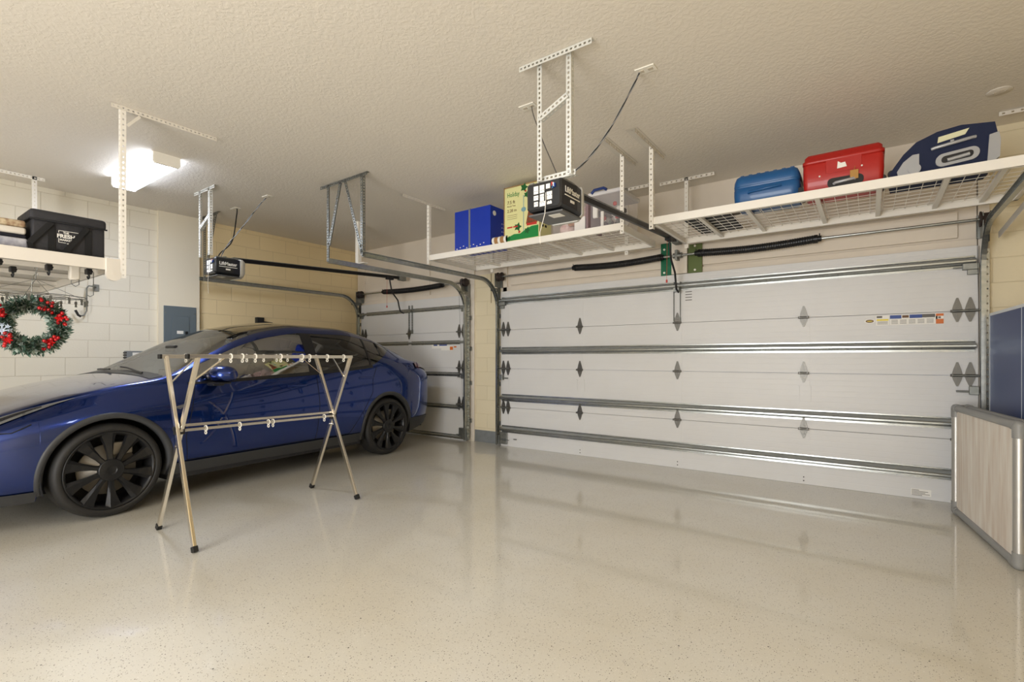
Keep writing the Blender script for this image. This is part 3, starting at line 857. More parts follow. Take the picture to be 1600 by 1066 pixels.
# bag on the left rack
M_bag = bumpy(mat('charcoal_fabric', (42, 42, 46), .7), 14, .012, .5, detail=3); M_strap = bumpy(mat('black_webbing', (14, 14, 16), .75), 200, .001, .4)
t = thing('insulated_bag', 'black insulated grocery bag with white lettering on the left rack', 'bag', (-4.83, 1.045, 1.945))
m = MB(); m.box((-.18, -.2, 0), (.18, .2, .235), bev=.014, seg=3); m.build('bag_body', M_bag, t)
m = MB(); m.box((-.19, -.215, .215), (.19, .21, .295), bev=.025, seg=3); m.build('lid', M_bag, t)
m = MB(); m.tube([(-.19, -.215, .222), (.19, -.215, .222), (.192, .21, .222)], .006, 6); m.build('zip', M_strap, t)
m = MB()
fx = .186
for y in (-.1, .1): m.box((.178, y - .018, .0), (fx, y + .018, .2))
m.bar((fx + .004, -.1, .215), (fx + .008, -.215, .055), .034, .004, side=(0, 1, 1)); m.bar((fx + .008, -.215, .06), (fx + .004, -.205, .01), .03, .004, side=(0, 1, 0))
m.bar((fx + .006, .095, .215), (fx + .012, -.03, .02), .034, .004, side=(0, 1, -1)); m.bar((fx + .01, -.1, .02), (fx + .012, -.02, .01), .03, .004, side=(0, 0, 1))
m.build('carry_strap', M_strap, t)
M0 = frame((.1815, -.0, .118), (0, 1, 0), (0, 0, 1))
def tx(s_, z, sz, b=.0, y=0): return text_mb(s_, sz, frame((.1805, y - .012, z), (0, 1, 0), (0, 0, 1)), .0012, bold=b)
lm = MB()
for q in (tx('THE', .155, .017, .0005, -.01), tx('FRESH', .13, .036, .0012, -.01), tx('MARKET', .104, .018, .0005, -.01)):
    lm.add(q.v, q.f)
for a, b in (((-.062, .168), (-.062, .155)), ((-.062, .168), (.045, .168)), ((.045, .168), (.045, .155)), ((-.062, .112), (-.062, .085)), ((-.062, .085), (-.025, .085))):
    y0, z0 = a; y1, z1 = b
    lm.box((.181, min(y0, y1) - .0015, min(z0, z1) - .0015), (.1825, max(y0, y1) + .0015, max(z0, z1) + .0015))
lm.prism([(-.02, -.036), (.015, -.026), (.02, -.03), (-.012, -.04)], M0, .001)
lm.build('lettering', M_paper, t)
# folded textiles left of it
def slab(name, x0, x1, y0, y1, z0, z1, m_, label, cat, group=None, bev=.02):
    m = MB(); m.box((x0, y0, z0), (x1, y1, z1), bev=bev, seg=3); return tag(m.build(name, m_), label, cat, group)
M_cush = vary(mat('brown_pattern', (150, 122, 96), .85), 30, 1, (206, 190, 160)); 
z = 1.947
slab('storage_sack', -5.15, -4.64, .40, .83, z, z + .075, vary(mat('grey_vinyl', (150, 152, 166), .3), 20, .8, (205, 206, 214)), 'shiny grey sack at the bottom of the stack beside the black bag', 'sack')
slab('folded_mat', -5.15, -4.66, .40, .82, z + .077, z + .10, mat('black_cloth', (20, 22, 34), .8), 'thin black folded mat in the stack beside the black bag', 'mat', bev=.008)
slab('folded_blanket', -5.14, -4.66, .42, .82, z + .102, z + .15, M_rackc, 'cream folded blanket in the middle of the stack', 'blanket', bev=.015)
slab('seat_cushion', -5.14, -4.67, .42, .82, z + .152, z + .20, M_cush, 'brown patterned cushion on top of the stack', 'cushion', bev=.015)

# ------------------------------------------------------------------ things on the middle rack
M_bluebox = mat('blue_carton', (8, 50, 170), .45, coat=.1)
t = thing('cardboard_box', 'bright blue cardboard box at the left end of the middle rack', 'box', (-3.68, 4.50, DZ))
m = MB(); m.box((-.27, -.16, 0), (.26, .16, .46), bev=.004); m.build('carton', M_bluebox, t)
m = MB(); m.box((-.055, -.164, 0), (-.03, -.159, .46)); m.box((-.055, -.164, .459), (-.03, .16, .464)); m.build('seam_tape', mat('carton_grey', (120, 124, 134), .6), t)
m = MB(); m.tube([(.262, -.09, .38), (.265, -.09, .38)], .028, 20); m.build('hand_hole_ring', M_paper, t)
m = MB()
for i in range(6):
    for j in range(3):
        m.box((.259, .05 + j * .035, .06 + i * .045), (.2625, .06 + j * .035, .068 + i * .045))
for i in range(9): m.box((-.24 + i * .05, -.163, .02 + (i % 3) * .012), (-.225 + i * .05, -.159, .03 + (i % 3) * .012))
m.build('printed_marks', M_paper, t)
t = thing('gift_roll', 'striped brown and white roll lying in front of the tree box', 'roll', (-3.32, 4.355, DZ + .045))
m = MB(); m.tube([(-.06, 0, 0), (.13, .0, 0)], .042, 18); m.build('paper_roll', mat('roll_brown', (168, 126, 80), .6), t)
m = MB()
for a in (-.06, .02, .10): m.tube([(a, 0, 0), (a + .03, 0, 0)], .0435, 18)
m.build('stripe', M_paper, t)
# tree box
M_treec = mat('carton_cream', (222, 220, 160), .55); M_gr = mat('print_green', (20, 130, 60), .5); M_gr2 = mat('print_dark_green', (16, 92, 42), .5)
M_kraft = mat('kraft_edge', (150, 120, 78), .7); M_tree = vary(mat('print_tree', (74, 66, 34), .6), 60, 1, (150, 60, 40), coords='Object')
t = thing('cardboard_box', 'tall cream and green tree carton standing behind the opener', 'box', (-3.0, 4.46, DZ))
m = MB(); m.box((-.235, -.115, 0), (.225, .115, .60), bev=.003); m.build('carton', M_treec, t)
m = MB(); m.box((-.23, -.11, -.002), (.22, .11, .001)); m.build('carton_bottom', M_kraft, t)
m = MB(); e = .012
for (x0, z0, x1, z1) in ((-.236, 0, -.236 + e, .60), (-.236, 0, .226, e), (-.236, .60 - e, .226, .601), (.22, 0, .226, .6)):
    m.box((x0, -.117, z0), (x1, -.113, z1))
m.build('worn_edge', M_kraft, t)
M0 = frame((0, -.1155, 0), (1, 0, 0), (0, 0, 1))
m = MB(); m.prism([(-.21, .02), (.21, .02), (.21, .14), (.13, .14), (.06, .12), (-.02, .08), (-.1, .085), (-.21, .05)], M0, .001); m.build('green_print', M_gr, t)
m = MB()
def star(cx, cz, r, k=5, ph=0, q=.55): return [(cx + (r if i % 2 == 0 else r * q) * math.cos(ph + PI * i / k), cz + (r if i % 2 == 0 else r * q) * math.sin(ph + PI * i / k)) for i in range(2 * k)]
for (cx, cz, r) in ((-.05, .155, .05), (.07, .10, .04), (-.17, .045, .03), (.03, .56, .05), (.06, .48, .035)):
    m.prism(star(cx, cz, r), M0, .002)
m.build('leaf_print', M_gr2, t)
m = MB(); m.prism([(.055, .17), (.20, .17), (.165, .28), (.15, .40), (.125, .50), (.10, .40), (.08, .28)], M0, .0025); m.build('tree_print', M_tree, t)
m = MB(); m.box((.065, -.119, .15), (.19, -.117, .175)); m.box((-.19, -.118, .155), (-.12, -.116, .17)); m.box((-.11, -.118, .155), (-.05, -.116, .17)); m.prism(star(-.03, .10, .018), M0, .003); m.prism(star(.05, .52, .014), M0, .003); m.build('red_print', M_sred, t)
m = MB(); m.box((.02, -.1165, .1), (.028, -.1155, .48)); m.prism([(.024 + .03 * math.cos(a * PI / 8), .33 + .025 * math.sin(a * PI / 8)) for a in range(16)], M0, .002); m.build('dial_print', mat('print_teal', (120, 160, 170), .5), t)
q = text_mb('Holiday', .07, frame((-.11, -.1165, .51), (1, 0, 0), (0, 0, 1)), .0008, sx=.75); q2 = MB(); q2.add(q.v, q.f); q2.build('script_print', M_gr, t)
q2 = MB()
for s_, z_, sz in (('7.5 ft', .43, .05), ('Pre-Lit Tree', .39, .022), ('2.28 m', .34, .045)):
    q = text_mb(s_, sz, frame((-.19, -.1165, z_), (1, 0, 0), (0, 0, 1)), .0008, align='LEFT'); q2.add(q.v, q.f)
for i in range(3): q2.box((-.19, -.1165, .29 - i * .02), (-.06, -.1155, .293 - i * .02))
q2.build('text_print', M_sbr, t)
m = MB()
for y in (-.06, .0): m.box((.225, y - .015, .13), (.2265, y + .02, .155))
m.build('side_print', M_dark, t)
# clear plastic things
M_clear = mat('clear_plastic', (225, 218, 222), .12, alpha=.2)
M_pink = vary(mat('pink_cloth', (206, 160, 156), .8), 25, .9, (232, 214, 206))
t = thing('clear_storage_bag', 'clear plastic case of pink and brown things below the opener', 'storage case', (-2.45, 4.52, DZ))
m = MB(); m.box((-.19, -.15, 0), (.19, .15, .34), bev=.02); m.build('case_shell', M_clear, t)
m = MB()
for i in range(14): m.tube([(-.13 + i * .022, -.145, .17 + .01 * math.sin(i)), (-.135 + i * .022, -.145, .33)], .006, 6)
m.build('ribs', M_pink, t)
m = MB(); m.ball((-.08, -.02, .08), .085, 14, sc=(1, .9, .8)); m.ball((-.1, .02, .2), .08, 14); m.ball((.02, .04, .24), .075, 14); m.ball((.1, .03, .22), .08, 14); m.build('soft_toys', M_pink, t)
m = MB(); m.box((-.02, -.13, .08), (.05, -.09, .25), bev=.012); m.build('brown_pad', mat('brown_leather', (150, 96, 48), .5), t)
m = MB(); m.box((.06, -.14, .01), (.18, .05, .15), bev=.004); m.build('white_carton', M_paper, t)
t = thing('storage_bin', 'clear lidded storage bin with a blue latch on the middle rack', 'storage bin', (-2.06, 4.60, DZ))
m = MB(); m.box((-.16, -.22, 0), (.16, .22, .33), bev=.02); m.build('bin_body', M_clear, t)
m = MB(); m.box((-.175, -.235, .32), (.175, .235, .36), bev=.012); m.build('lid', mat('translucent_lid', (206, 204, 206), .3), t)
m = MB(); m.tube([(-.13, -.24, .345), (-.10, -.245, .372), (0, -.247, .376), (.03, -.245, .355)], .014, 8); m.build('latch', mat('latch_blue', (30, 52, 110), .4), t)
M_junk = vary(mat('mixed_ornaments', (104, 96, 100), .5), 22, 1, (40, 90, 70)); 
m = MB()
for i in range(26):
    m.ball((random.uniform(-.11, .11), random.uniform(-.18, .1), random.uniform(.03, .26)), random.uniform(.02, .04), 8, mi=random.choice((0, 0, 1, 2, 3)))
m.build('ornaments', [M_junk, M_paper, M_sred, M_dark], t)
m = MB(); m.box((-.14, -.2, .12), (-.09, -.17, .3), bev=.008); m.box((-.05, -.21, .02), (-.02, -.19, .17), bev=.006); m.build('white_packets', M_paper, t)
t = thing('garment_bag', 'grey mauve cloth bag squeezed between the clear case and bin', 'bag', (-2.241, 4.52, DZ))
m = MB(); m.box((-.012, -.16, 0), (.012, .16, .32), bev=.010, seg=3); m.build('bag_body', mat('mauve_cloth', (140, 118, 122), .85), t)
# ------------------------------------------------------------------ suitcases
def rounded(w, d, r, n=6):
    pts = []
    for cx, cy, a0 in ((w / 2 - r, d / 2 - r, 0), (-w / 2 + r, d / 2 - r, PI / 2), (-w / 2 + r, -d / 2 + r, PI), (w / 2 - r, -d / 2 + r, 1.5 * PI)):
        for i in range(n + 1):
            a = a0 + i / n * PI / 2; pts.append((cx + r * math.cos(a), cy + r * math.sin(a)))
    return pts
def shell(m, layers, w, d, r, mi=0):
    """layers: (z, inset)"""
    rows = []
    for z_, ins in layers:
        rows.append([(x, y, z_) for x, y in rounded(w - 2 * ins, d - 2 * ins, max(r - ins, .01))])
    k = len(rows[0]); vs = [p for r_ in rows for p in r_]
    fs = [(i * k + j, i * k + (j + 1) % k, (i + 1) * k + (j + 1) % k, (i + 1) * k + j) for i in range(len(rows) - 1) for j in range(k)]
    m.add(vs, fs, mi, True); m.add(rows[0], [list(range(k))[::-1]], mi); m.add(rows[-1], [list(range(k))], mi)
def caster(parent, x, y, z, ax=(1, 0, 0)):
    m = MB(); a = Vector(ax); p = Vector((x, y, z)); m.tube([p - a * .012, p + a * .012], .024, 14); m.build('wheel', M_dark, parent)
t = thing('suitcase', 'small medium blue hard shell suitcase lying on the right rack', 'suitcase', (-.68, 4.56, DZ))
m = MB(); shell(m, [(0, .02), (.012, .006), (.09, 0), (.135, 0), (.14, .005), (.145, .005), (.15, 0), (.155, .002)], .48, .34, .06); m.build('lower_shell', M_blueb, t)
m = MB(); shell(m, [(.156, .002), (.161, 0), (.2, .004), (.235, .018), (.248, .04), (.252, .08)], .48, .34, .06); 
m.build('upper_shell', M_blueb, t)
m = MB()
for i in range(7): m.box((-.19 + i * .06, -.13, .244), (-.16 + i * .06, .13, .2545), bev=.005)
m.build('ridge', M_blueb, t)
m = MB(); m.tube([(-.12, -.168, .09), (-.115, -.183, .095), (.10, -.185, .11), (.11, -.168, .11)], .01, 8); m.build('handle', M_blueb, t)
caster(t, .238, -.13, .05, (0, 1, 0)); caster(t, .238, .13, .05, (0, 1, 0))
t = thing('suitcase', 'bright red hard shell suitcase lying between the two blue ones', 'suitcase', (-.17, 4.56, DZ))
m = MB(); shell(m, [(0, .02), (.012, .006), (.12, 0), (.21, 0), (.222, .004)], .50, .34, .035); m.build('lower_shell', M_red, t)
m = MB(); shell(m, [(.223, .004), (.228, -.004), (.25, -.004), (.256, .008), (.28, .01), (.30, .03), (.305, .06)], .50, .34, .035); m.build('upper_shell', M_red, t)
m = MB(); m.box((-.1, -.1735, .13), (.12, -.169, .235), bev=.002); m.build('raised_panel', M_red, t)
m = MB(); m.prism(rounded(.22, .07, .03), frame((.02, -.170, .055), (1, 0, 0), (0, 0, 1)), .006); m.build('handle_recess', M_dark, t)
m = MB(); m.tube([(-.05, -.176, .045), (-.04, -.186, .05), (.07, -.186, .06), (.08, -.176, .06)], .011, 8); m.build('handle', M_silver, t)
m = MB()
for x, z_ in ((-.14, .12), (.12, .145)): m.tube([(x, -.17, z_), (x, -.176, z_)], .006, 8)
m.build('stud', M_paper, t)
m = MB(); m.prism([(-.03, -.025), (.03, -.02), (.02, .015), (-.005, .012), (-.025, .028)], frame((.0, -.174, .18), (1, 0, 0), (0, 0, 1)), .002); m.build('torn_sticker', M_paper, t)
m = MB(); m.box((.05, -.190, .055), (.10, -.187, .12), bev=.001); m.tube([(.075, -.188, .12), (.08, -.176, .15)], .0015, 5); m.build('luggage_tag', mat('tan_leather', (176, 132, 66), .6), t)
caster(t, .240, -.13, .04, (0, 1, 0)); caster(t, .240, .13, .04, (0, 1, 0))
# navy soft suitcase: profile extruded in Y
t = thing('suitcase', 'large dark navy suitcase with grey corners at the right end', 'suitcase', (.385, 4.56, DZ))
prof = [(-.265, .0), (.25, .0), (.275, .03), (.282, .14), (.275, .20), (.262, .27), (.10, .292), (-.02, .278), (-.13, .235), (-.20, .165), (-.25, .09), (-.275, .05)]
m = MB(); M0 = frame((0, .17, 0), (1, 0, 0), (0, 0, 1)); m.prism(prof, M0, .34, 0); o = m.build('case_body', M_navy, t)
bv = o.modifiers.new('bevel', 'BEVEL'); bv.width = .02; bv.segments = 3
for px in (1, -1):
    m = MB()
    if px > 0: m.prism([(.225, .02), (.25, .015), (.284, .04), (.288, .15), (.280, .20), (.235, .19)], frame((0, -.1, 0), (1, 0, 0), (0, 0, 1)), .08)
    else: m.prism([(-.225, .004), (-.115, .004), (-.115, .15), (-.15, .15), (-.20, .11), (-.235, .05)], frame((0, -.1, 0), (1, 0, 0), (0, 0, 1)), .08)
    m.build('corner_guard', M_silver, t)
m = MB(); m.tube([(-.14, -.182, .05), (-.14, -.19, .05)], .035, 20); m.build('wheel_housing', M_silver, t)
m = MB(); m.tube([(-.05, -.176, .165), (-.03, -.184, .168), (.15, -.184, .192), (.17, -.176, .195)], .011, 8); m.build('grab_handle', M_silver, t)
m = MB(); m.prism(rounded(.22, .085, .04), frame((.08, -.172, .085), (1, 0, .1), (0, 0, 1)), .01); m.build('handle_surround', M_silver, t)
m = MB(); m.prism(rounded(.16, .045, .02), frame((.08, -.181, .085), (1, 0, .1), (0, 0, 1)), .004); m.build('handle_recess', M_dark, t)
m = MB(); m.tube([(.03, -.186, .072), (.14, -.188, .088)], .012, 8); m.build('side_handle', M_silver, t)
m = MB(); m.prism([(-.07, -.02), (.07, -.012), (.09, .022), (-.065, .018)], frame((.05, -.173, .228), (1, 0, .12), (0, 0, 1)), .002); m.build('paper_sticker', mat('cream_tape', (216, 214, 180), .6), t)
m = MB(); m.box((.045, -.18, .175), (.065, -.17, .205), bev=.003); m.build('zip_pull', M_silver, t)
caster(t, -.262, -.12, .06, (0, 1, 0))
# soft things at the left of the right rack
m = MB(); m.ball((0, 0, 0), .13, 16, sc=(1, .9, .30)); m.ball((-.13, .03, .0), .09, 14, sc=(1, 1, .34)); m.ball((.12, .02, .0), .10, 14, sc=(1.1, 1, .34))
for i in range(len(m.v)):
    x, y, z_ = m.v[i]; m.v[i] = (x - 1.13, y + 4.78, z_ + DZ + .078)
tag(bumpy and m.build('folded_cloth', bumpy(vary(mat('grey_cloth', (156, 144, 128), .85), 9, .6, (110, 102, 92)), 18, .03, .8)), 'crumpled grey cloth lying left of the blue suitcase', 'cloth')
m = MB(); m.box((-1.38, 4.50, DZ), (-.99, 5.18, DZ + .035), bev=.012)
tag(m.build('folded_tarp', mat('black_tarp', (28, 27, 28), .6)), 'flat black folded sheet under the crumpled cloth', 'sheet')

# ------------------------------------------------------------------ electric panels, wall hook
t = thing('breaker_panel', 'grey electrical breaker panel on the pilaster behind the windshield', 'electrical panel', (XL + .05, 2.765, 1.20))
m = MB(); m.box((0, -.19, 0), (.012, .19, .69), bev=.003); m.build('cover', M_greyp, t)
m = MB(); m.box((.012, -.10, .12), (.024, .10, .56), bev=.003); m.build('panel_door', M_greyp, t)
m = MB(); m.box((.024, .05, .325), (.032, .085, .365), bev=.003); m.build('latch', M_black, t)
m = MB(); m.box((.024, -.045, .33), (.0255, .03, .37)); m.box((.024, -.06, .21), (.0255, .055, .275)); m.build('label_sticker', M_paper, t)
m = MB()
for y in (-.17, .17):
    for z_ in (.1, .6): m.tube([(.012, y, z_), (.016, y, z_)], .008, 8)
m.build('screw', M_galvd, t)
t = thing('control_box', 'low grey metal control box on the block wall behind the hood', 'control box', (XL, 2.33, 1.0))
m = MB(); m.box((0, -.16, 0), (.1, .16, .30), bev=.006); m.build('case', mat('control_grey', (128, 132, 134), .5), t)
m = MB()
for i in range(9): m.box((.0, -.166, .03 + i * .03), (.1, -.158, .045 + i * .03))
m.build('fin', M_dark, t)
m = MB(); m.box((.1, -.1, .23), (.1012, -.03, .28)); m.build('sticker', M_paper, t)
t = thing('wall_hook', 'long thin metal wall hook right of the wreath', 'hook', (XL, 1.80, 1.66))
m = MB(); m.tube([(.0, .10, .385), (.05, .085, .39), (.06, .02, .39), (.06, 0, .36), (.06, 0, .10), (.06, -.02, .05), (.06, -.06, .03), (.06, -.10, .10)], .008, 8); m.build('hook_rod', M_galvd, t)
m = MB(); m.tube([(.06, -.05, .03), (.06, -.075, .045), (.06, -.10, .10)], .013, 8); m.build('rubber_tip', M_dark, t)
m = MB(); m.box((0, .07, .34), (.012, .13, .42), bev=.003); m.build('mount', M_galvd, t)

# ------------------------------------------------------------------ wreath
t = thing('christmas_wreath', 'christmas wreath with red berries and snowflake hanging under the left rack', 'wreath', (-5.06, .918, 1.455), math.radians(75))
# local: wreath lies in local xz plane, faces -y
Rw = .158
M_pine = vary(mat('pine_green', (52, 82, 66), .7), 30, .8, (110, 140, 124)); M_frost = mat('frosted_green', (176, 190, 182), .7)
m = MB(); m.tube([(Rw * math.cos(a * PI / 16), 0, Rw * math.sin(a * PI / 16)) for a in range(32)], .022, 8, closed=True); m.build('ring_core', M_pine, t)
m = MB()
for i in range(3000):
    a = random.uniform(0, 2 * PI); b = random.uniform(0, 2 * PI); r0 = .024
    c = Vector((math.cos(a), 0, math.sin(a))); p = c * Rw + (c * math.cos(b) + Vector((0, -1, 0)) * math.sin(b)) * r0
    d = (c * math.cos(b) * 1.0 + Vector((0, -1, 0)) * math.sin(b) * .7 + Vector((-c.z, 0, c.x)) * random.uniform(-1, 1)).normalized()
    ln = random.uniform(.03, .07); sd = d.orthogonal().normalized()
    sd = (Matrix.Rotation(random.uniform(0, PI), 3, d) @ sd); w = .003 if i % 3 else .009
    mi = 1 if random.random() < .4 else 0
    m.add([p - sd * w, p + sd * w, p + d * ln * .7 + sd * w, p + d * ln, p + d * ln * .7 - sd * w], [(0, 1, 2, 3, 4)], mi)
tag(m.build('foliage', [M_pine, M_frost], t), kind='stuff')
M_berry = mat('berry_red', (190, 20, 24), .25, coat=.5)
b0 = None
for ca in (.2, .55, 1.0, 1.15, 2.6, 2.75, 3.7, 3.9, 5.2, 5.6):
    for k in range(5):
        a = ca + random.uniform(-.16, .16); rr = Rw + random.uniform(-.03, .05)
        loc = (rr * math.cos(a), -.065 - random.uniform(0, .03), rr * math.sin(a))
        if b0 is None:
            m = MB(); m.ball((0, 0, 0), .0125, 10); b0 = m.build('berry', M_berry, t); b0.location = loc
        else:
            c = b0.copy(); COL.objects.link(c); c.parent = t; c.location = loc
fl0 = None
for a in (.35, 5.4, 2.7, 3.9):
    m = MB()
    for ph in range(6):
        an = ph * PI / 3; d = Vector((math.cos(an), 0, math.sin(an))); sd = Vector((-d.z, 0, d.x))
        m.add([Vector((0, 0, 0)), d * .016 + sd * .009 + Vector((0, -.006, 0)), d * .032, d * .016 - sd * .009 + Vector((0, -.006, 0))], [(0, 1, 2, 3)])
    if fl0 is None: fl0 = m.build('poinsettia', M_berry, t); o = fl0
    else: o = fl0.copy(); COL.objects.link(o); o.parent = t
    o.location = (Rw * math.cos(a) * 1.05, -.065, Rw * math.sin(a) * 1.05)
m = MB()
for ph in range(8):
    an = ph * PI / 4; d = Vector((math.cos(an), 0, math.sin(an))); sd = Vector((-d.z, 0, d.x)); c = Vector((0, 0, 0))
    m.bar(c, d * .05, .007, .004, side=sd)
    for q in (.028, .04):
        m.bar(d * q, d * (q + .013) + sd * .012, .005, .004, side=sd); m.bar(d * q, d * (q + .013) - sd * .012, .005, .004, side=sd)
o = m.build('snowflake', mat('snow_blue_white', (206, 222, 240), .5), t); o.location = (-Rw * .93, -.075, -.045)
M_plaid = mat('plaid', (20, 20, 24), .7)
def _plaid():
    m = M_plaid; b = bsdf(m); tc = N(m, 'ShaderNodeTexCoord'); c = N(m, 'ShaderNodeTexChecker'); c.inputs['Scale'].default_value = 60
    c.inputs['Color1'].default_value = lin((18, 18, 22)); c.inputs['Color2'].default_value = lin((206, 202, 200))
    L(m, tc.outputs['Object'], c.inputs[0]); L(m, c.outputs[0], b.inputs['Base Color'])
_plaid()
for a, mt in ((3.0, M_black), (4.6, M_black), (5.9, M_black), (.7, M_black), (2.45, M_plaid), (3.5, M_plaid), (4.25, M_plaid), (1.9, M_plaid), (5.0, M_black), (.95, M_plaid), (2.2, M_black), (0.0, M_black), (1.4, M_black)):
    m = MB(); pts = []
    for k in range(13):
        th = k / 12 * 2 * PI
        pts.append(Vector((.046 * math.cos(th) * (1 if k % 2 else .95), -.014 * math.sin(th), .022 * math.sin(th))))
    M = Matrix.Translation((Rw * math.cos(a), -.082, Rw * math.sin(a))) @ Matrix.Rotation(-a, 4, 'Y')
    vs = []
    for p in pts[:-1]: vs += [M @ (p + Vector((0, -.018, 0))), M @ (p + Vector((0, .018, 0)))]
    m.add(vs, [(2 * i, 2 * i + 1, (2 * i + 3) % 24, (2 * i + 2) % 24) for i in range(12)], 0, True)
    m.build('ribbon_loop', mt, t)
m = MB(); m.tube([(0, 0, .21), (0, .0, .30), (.01, 0, .37), (.03, 0, .395), (.035, 0, .375)], .003, 6); m.build('hanging_wire', M_galv, t)
# drying hanger with clips
t = thing('clip_hanger', 'wire drying hanger with small metal clips above the wreath', 'hanger', (-5.0, .93, 1.675), math.radians(10))
m = MB()
m.tube([(.22 * math.cos(a * PI / 10), .30 * math.sin(a * PI / 10), 0) for a in range(20)], .003, 6, closed=True)
m.tube([(.13 * math.cos(a * PI / 10), .19 * math.sin(a * PI / 10), 0) for a in range(20)], .0025, 6, closed=True)
m.tube([(-.22, 0, 0), (.22, 0, 0)], .0025, 6); m.tube([(0, -.3, 0), (0, .3, 0)], .0025, 6)
for x, y in ((.2, .0), (-.2, 0), (0, .28), (0, -.28)): m.tube([(x, y, 0), (0, 0, .12)], .0015, 5)
m.tube([(0, 0, .12), (0, 0, .17), (.02, 0, .2), (.0, 0, .22), (-.02, 0, .2)], .003, 6)
m.build('wire_frame', M_galvd, t)
c0 = None
for k in range(16):
    a = k / 16 * 2 * PI
    if c0 is None:
        m = MB(); m.tube([(0, 0, 0), (0, 0, -.015)], .0015, 5); m.bar((-.006, 0, -.015), (.004, 0, -.06), .012, .003, side=(0, 1, 0)); m.bar((.006, 0, -.015), (-.004, 0, -.06), .012, .003, side=(0, 1, 0)); m.tube([(0, -.008, -.03), (0, .008, -.03)], .005, 8)
        c0 = m.build('clip', M_galvd, t); c = c0
    else:
        c = c0.copy(); COL.objects.link(c); c.parent = t
    c.location = (.22 * math.cos(a), .30 * math.sin(a), 0)
for i, (x, y, ln) in enumerate(((-4.78, 1.21, .17), (-4.80, 1.13, .10))):
    m = MB(); m.tube([(x, y, 1.862), (x, y, 1.86 - ln), (x + .0, y - .02, 1.845 - ln), (x, y - .045, 1.86 - ln), (x, y - .045, 1.90 - ln)], .003, 6)
    tag(m.build('wire_hook', M_galvd), ('long thin wire hook below the corner of the left rack', 'short thin wire hook below the corner of the left rack')[i], 'hook')

# ------------------------------------------------------------------ garment rack
M_cap = mat('black_cap', (22, 22, 22), .5)
t = thing('garment_rack', 'folding steel garment rack with crossed legs in front of the car', 'garment rack', (-3.84, 2.03, 0))
O = Vector((-3.84, 2.03, 0))
def rel(p): return Vector(p) - O
ZT = 1.222
near_f = [(-3.41, 1.374, 0), (-4.09, 1.385, 0)]; near_t = [(-3.87, 1.38, ZT), (-3.44, 1.38, ZT)]
far_f = [(-3.569, 2.704, 0), (-4.235, 2.666, 0)]; far_t = [(-4.16, 2.69, ZT), (-3.68, 2.69, ZT)]
crosses = []
for fs_, ts_ in ((near_f, near_t), (far_f, far_t)):
    for k in (0, 1):
        f_ = rel(fs_[k]) + Vector((0, (-.012, .012)[k], 0)); q = rel(ts_[k]) + Vector((0, (-.012, .012)[k], 0))
        m = MB(); m.bar(f_ + (q - f_) * .02, q, .034, .022, side=(1, 0, 0), bev=.003); m.build('leg', M_chrome, t)
        m = MB(); m.bar(f_ + Vector((0, 0, .002)), f_ + (q - f_) * .03, .042, .030, side=(1, 0, 0), bev=.003); m.build('foot_cap', M_cap, t)
    a, b = fs_[0], ts_[0]; c_, d_ = fs_[1], ts_[1]
    u = (c_[0] - a[0]) / ((b[0] - a[0]) - (d_[0] - c_[0]))
    crosses.append(rel((a[0] + (b[0] - a[0]) * u, (a[1] + c_[1]) / 2, ZT * u)))
    m = MB(); cp = crosses[-1]; m.tube([cp + Vector((0, -.035, 0)), cp + Vector((0, .035, 0))], .014, 12); m.box((cp.x - .016, cp.y - .03, cp.z - .04), (cp.x + .016, cp.y + .03, cp.z + .0), bev=.003); m.build('pivot', M_cap, t)
    zl = .62; pa = rel(a) + (rel(b) - rel(a)) * zl / ZT; pb = rel(c_) + (rel(d_) - rel(c_)) * zl / ZT
    m = MB(); m.tube([pa, pb], .006, 8); m.build('lock_stay', M_chrome, t)
bars = []
for k, (e0, e1) in enumerate(((near_t[1], far_t[1]), (near_t[0], far_t[0]))):
    p = rel(e0); q = rel(e1); d = (q - p).normalized(); p = p - d * .05; q = q + d * .03
    m = MB(); m.bar(p, q, .026, .024, bev=.003); m.build('top_bar', M_chrome, t); bars.append((p, q))
    m = MB(); m.bar(p - d * .012, p + d * .004, .031, .029, bev=.003); m.build('end_cap', M_cap, t)
    for (e, sgn) in ((rel(e0), 1), (rel(e1), -1)):
        ft = near_f if sgn > 0 else far_f; f_ = rel(ft[1 - k]); lg = (e - f_)
        q2 = f_ + lg * .86
        m = MB(); m.bar(q2, e + d * sgn * .2, .014, .006, side=(1, 0, 0)); m.build('corner_brace', M_chrome, t)
lb = []
for dx, dz in ((-.010, .016), (.010, -.014)):
    p = crosses[0] + Vector((dx, 0, dz)); q = crosses[1] + Vector((dx, 0, dz))
    m = MB(); m.bar(p, q, .018, .018, bev=.003); m.build('lower_bar', M_chrome, t); lb.append((p, q))
ring0 = None
def ring_at(p, d):
    global ring0
    if ring0 is None:
        m = MB()
        m.tube([(0, .017 * math.cos(a * PI / 8), .017 * math.sin(a * PI / 8)) for a in range(16)], .0045, 6, closed=True)
        m.tube([(0, .010 * math.cos(a * PI / 8), -.03 + .010 * math.sin(a * PI / 8)) for a in range(16)], .0035, 6, closed=True)
        ring0 = m.build('ring', M_whitep, t); o = ring0
    else:
        o = ring0.copy(); COL.objects.link(o); o.parent = t
    o.rotation_euler = (0, 0, math.atan2(d.y, d.x)); o.location = p
for bi, us in ((0, (.20, .26, .33, .48, .62, .67, .80, .93)), (1, (.12, .30, .46, .57, .66, .74, .84, .97))):
    p, q = bars[bi]; d = (q - p).normalized()
    for u in us: ring_at(p + (q - p) * u, d)
p, q = lb[1]; d = (q - p).normalized()
for u in (.13, .32, .5, .53, .92): ring_at(p + (q - p) * u, d)

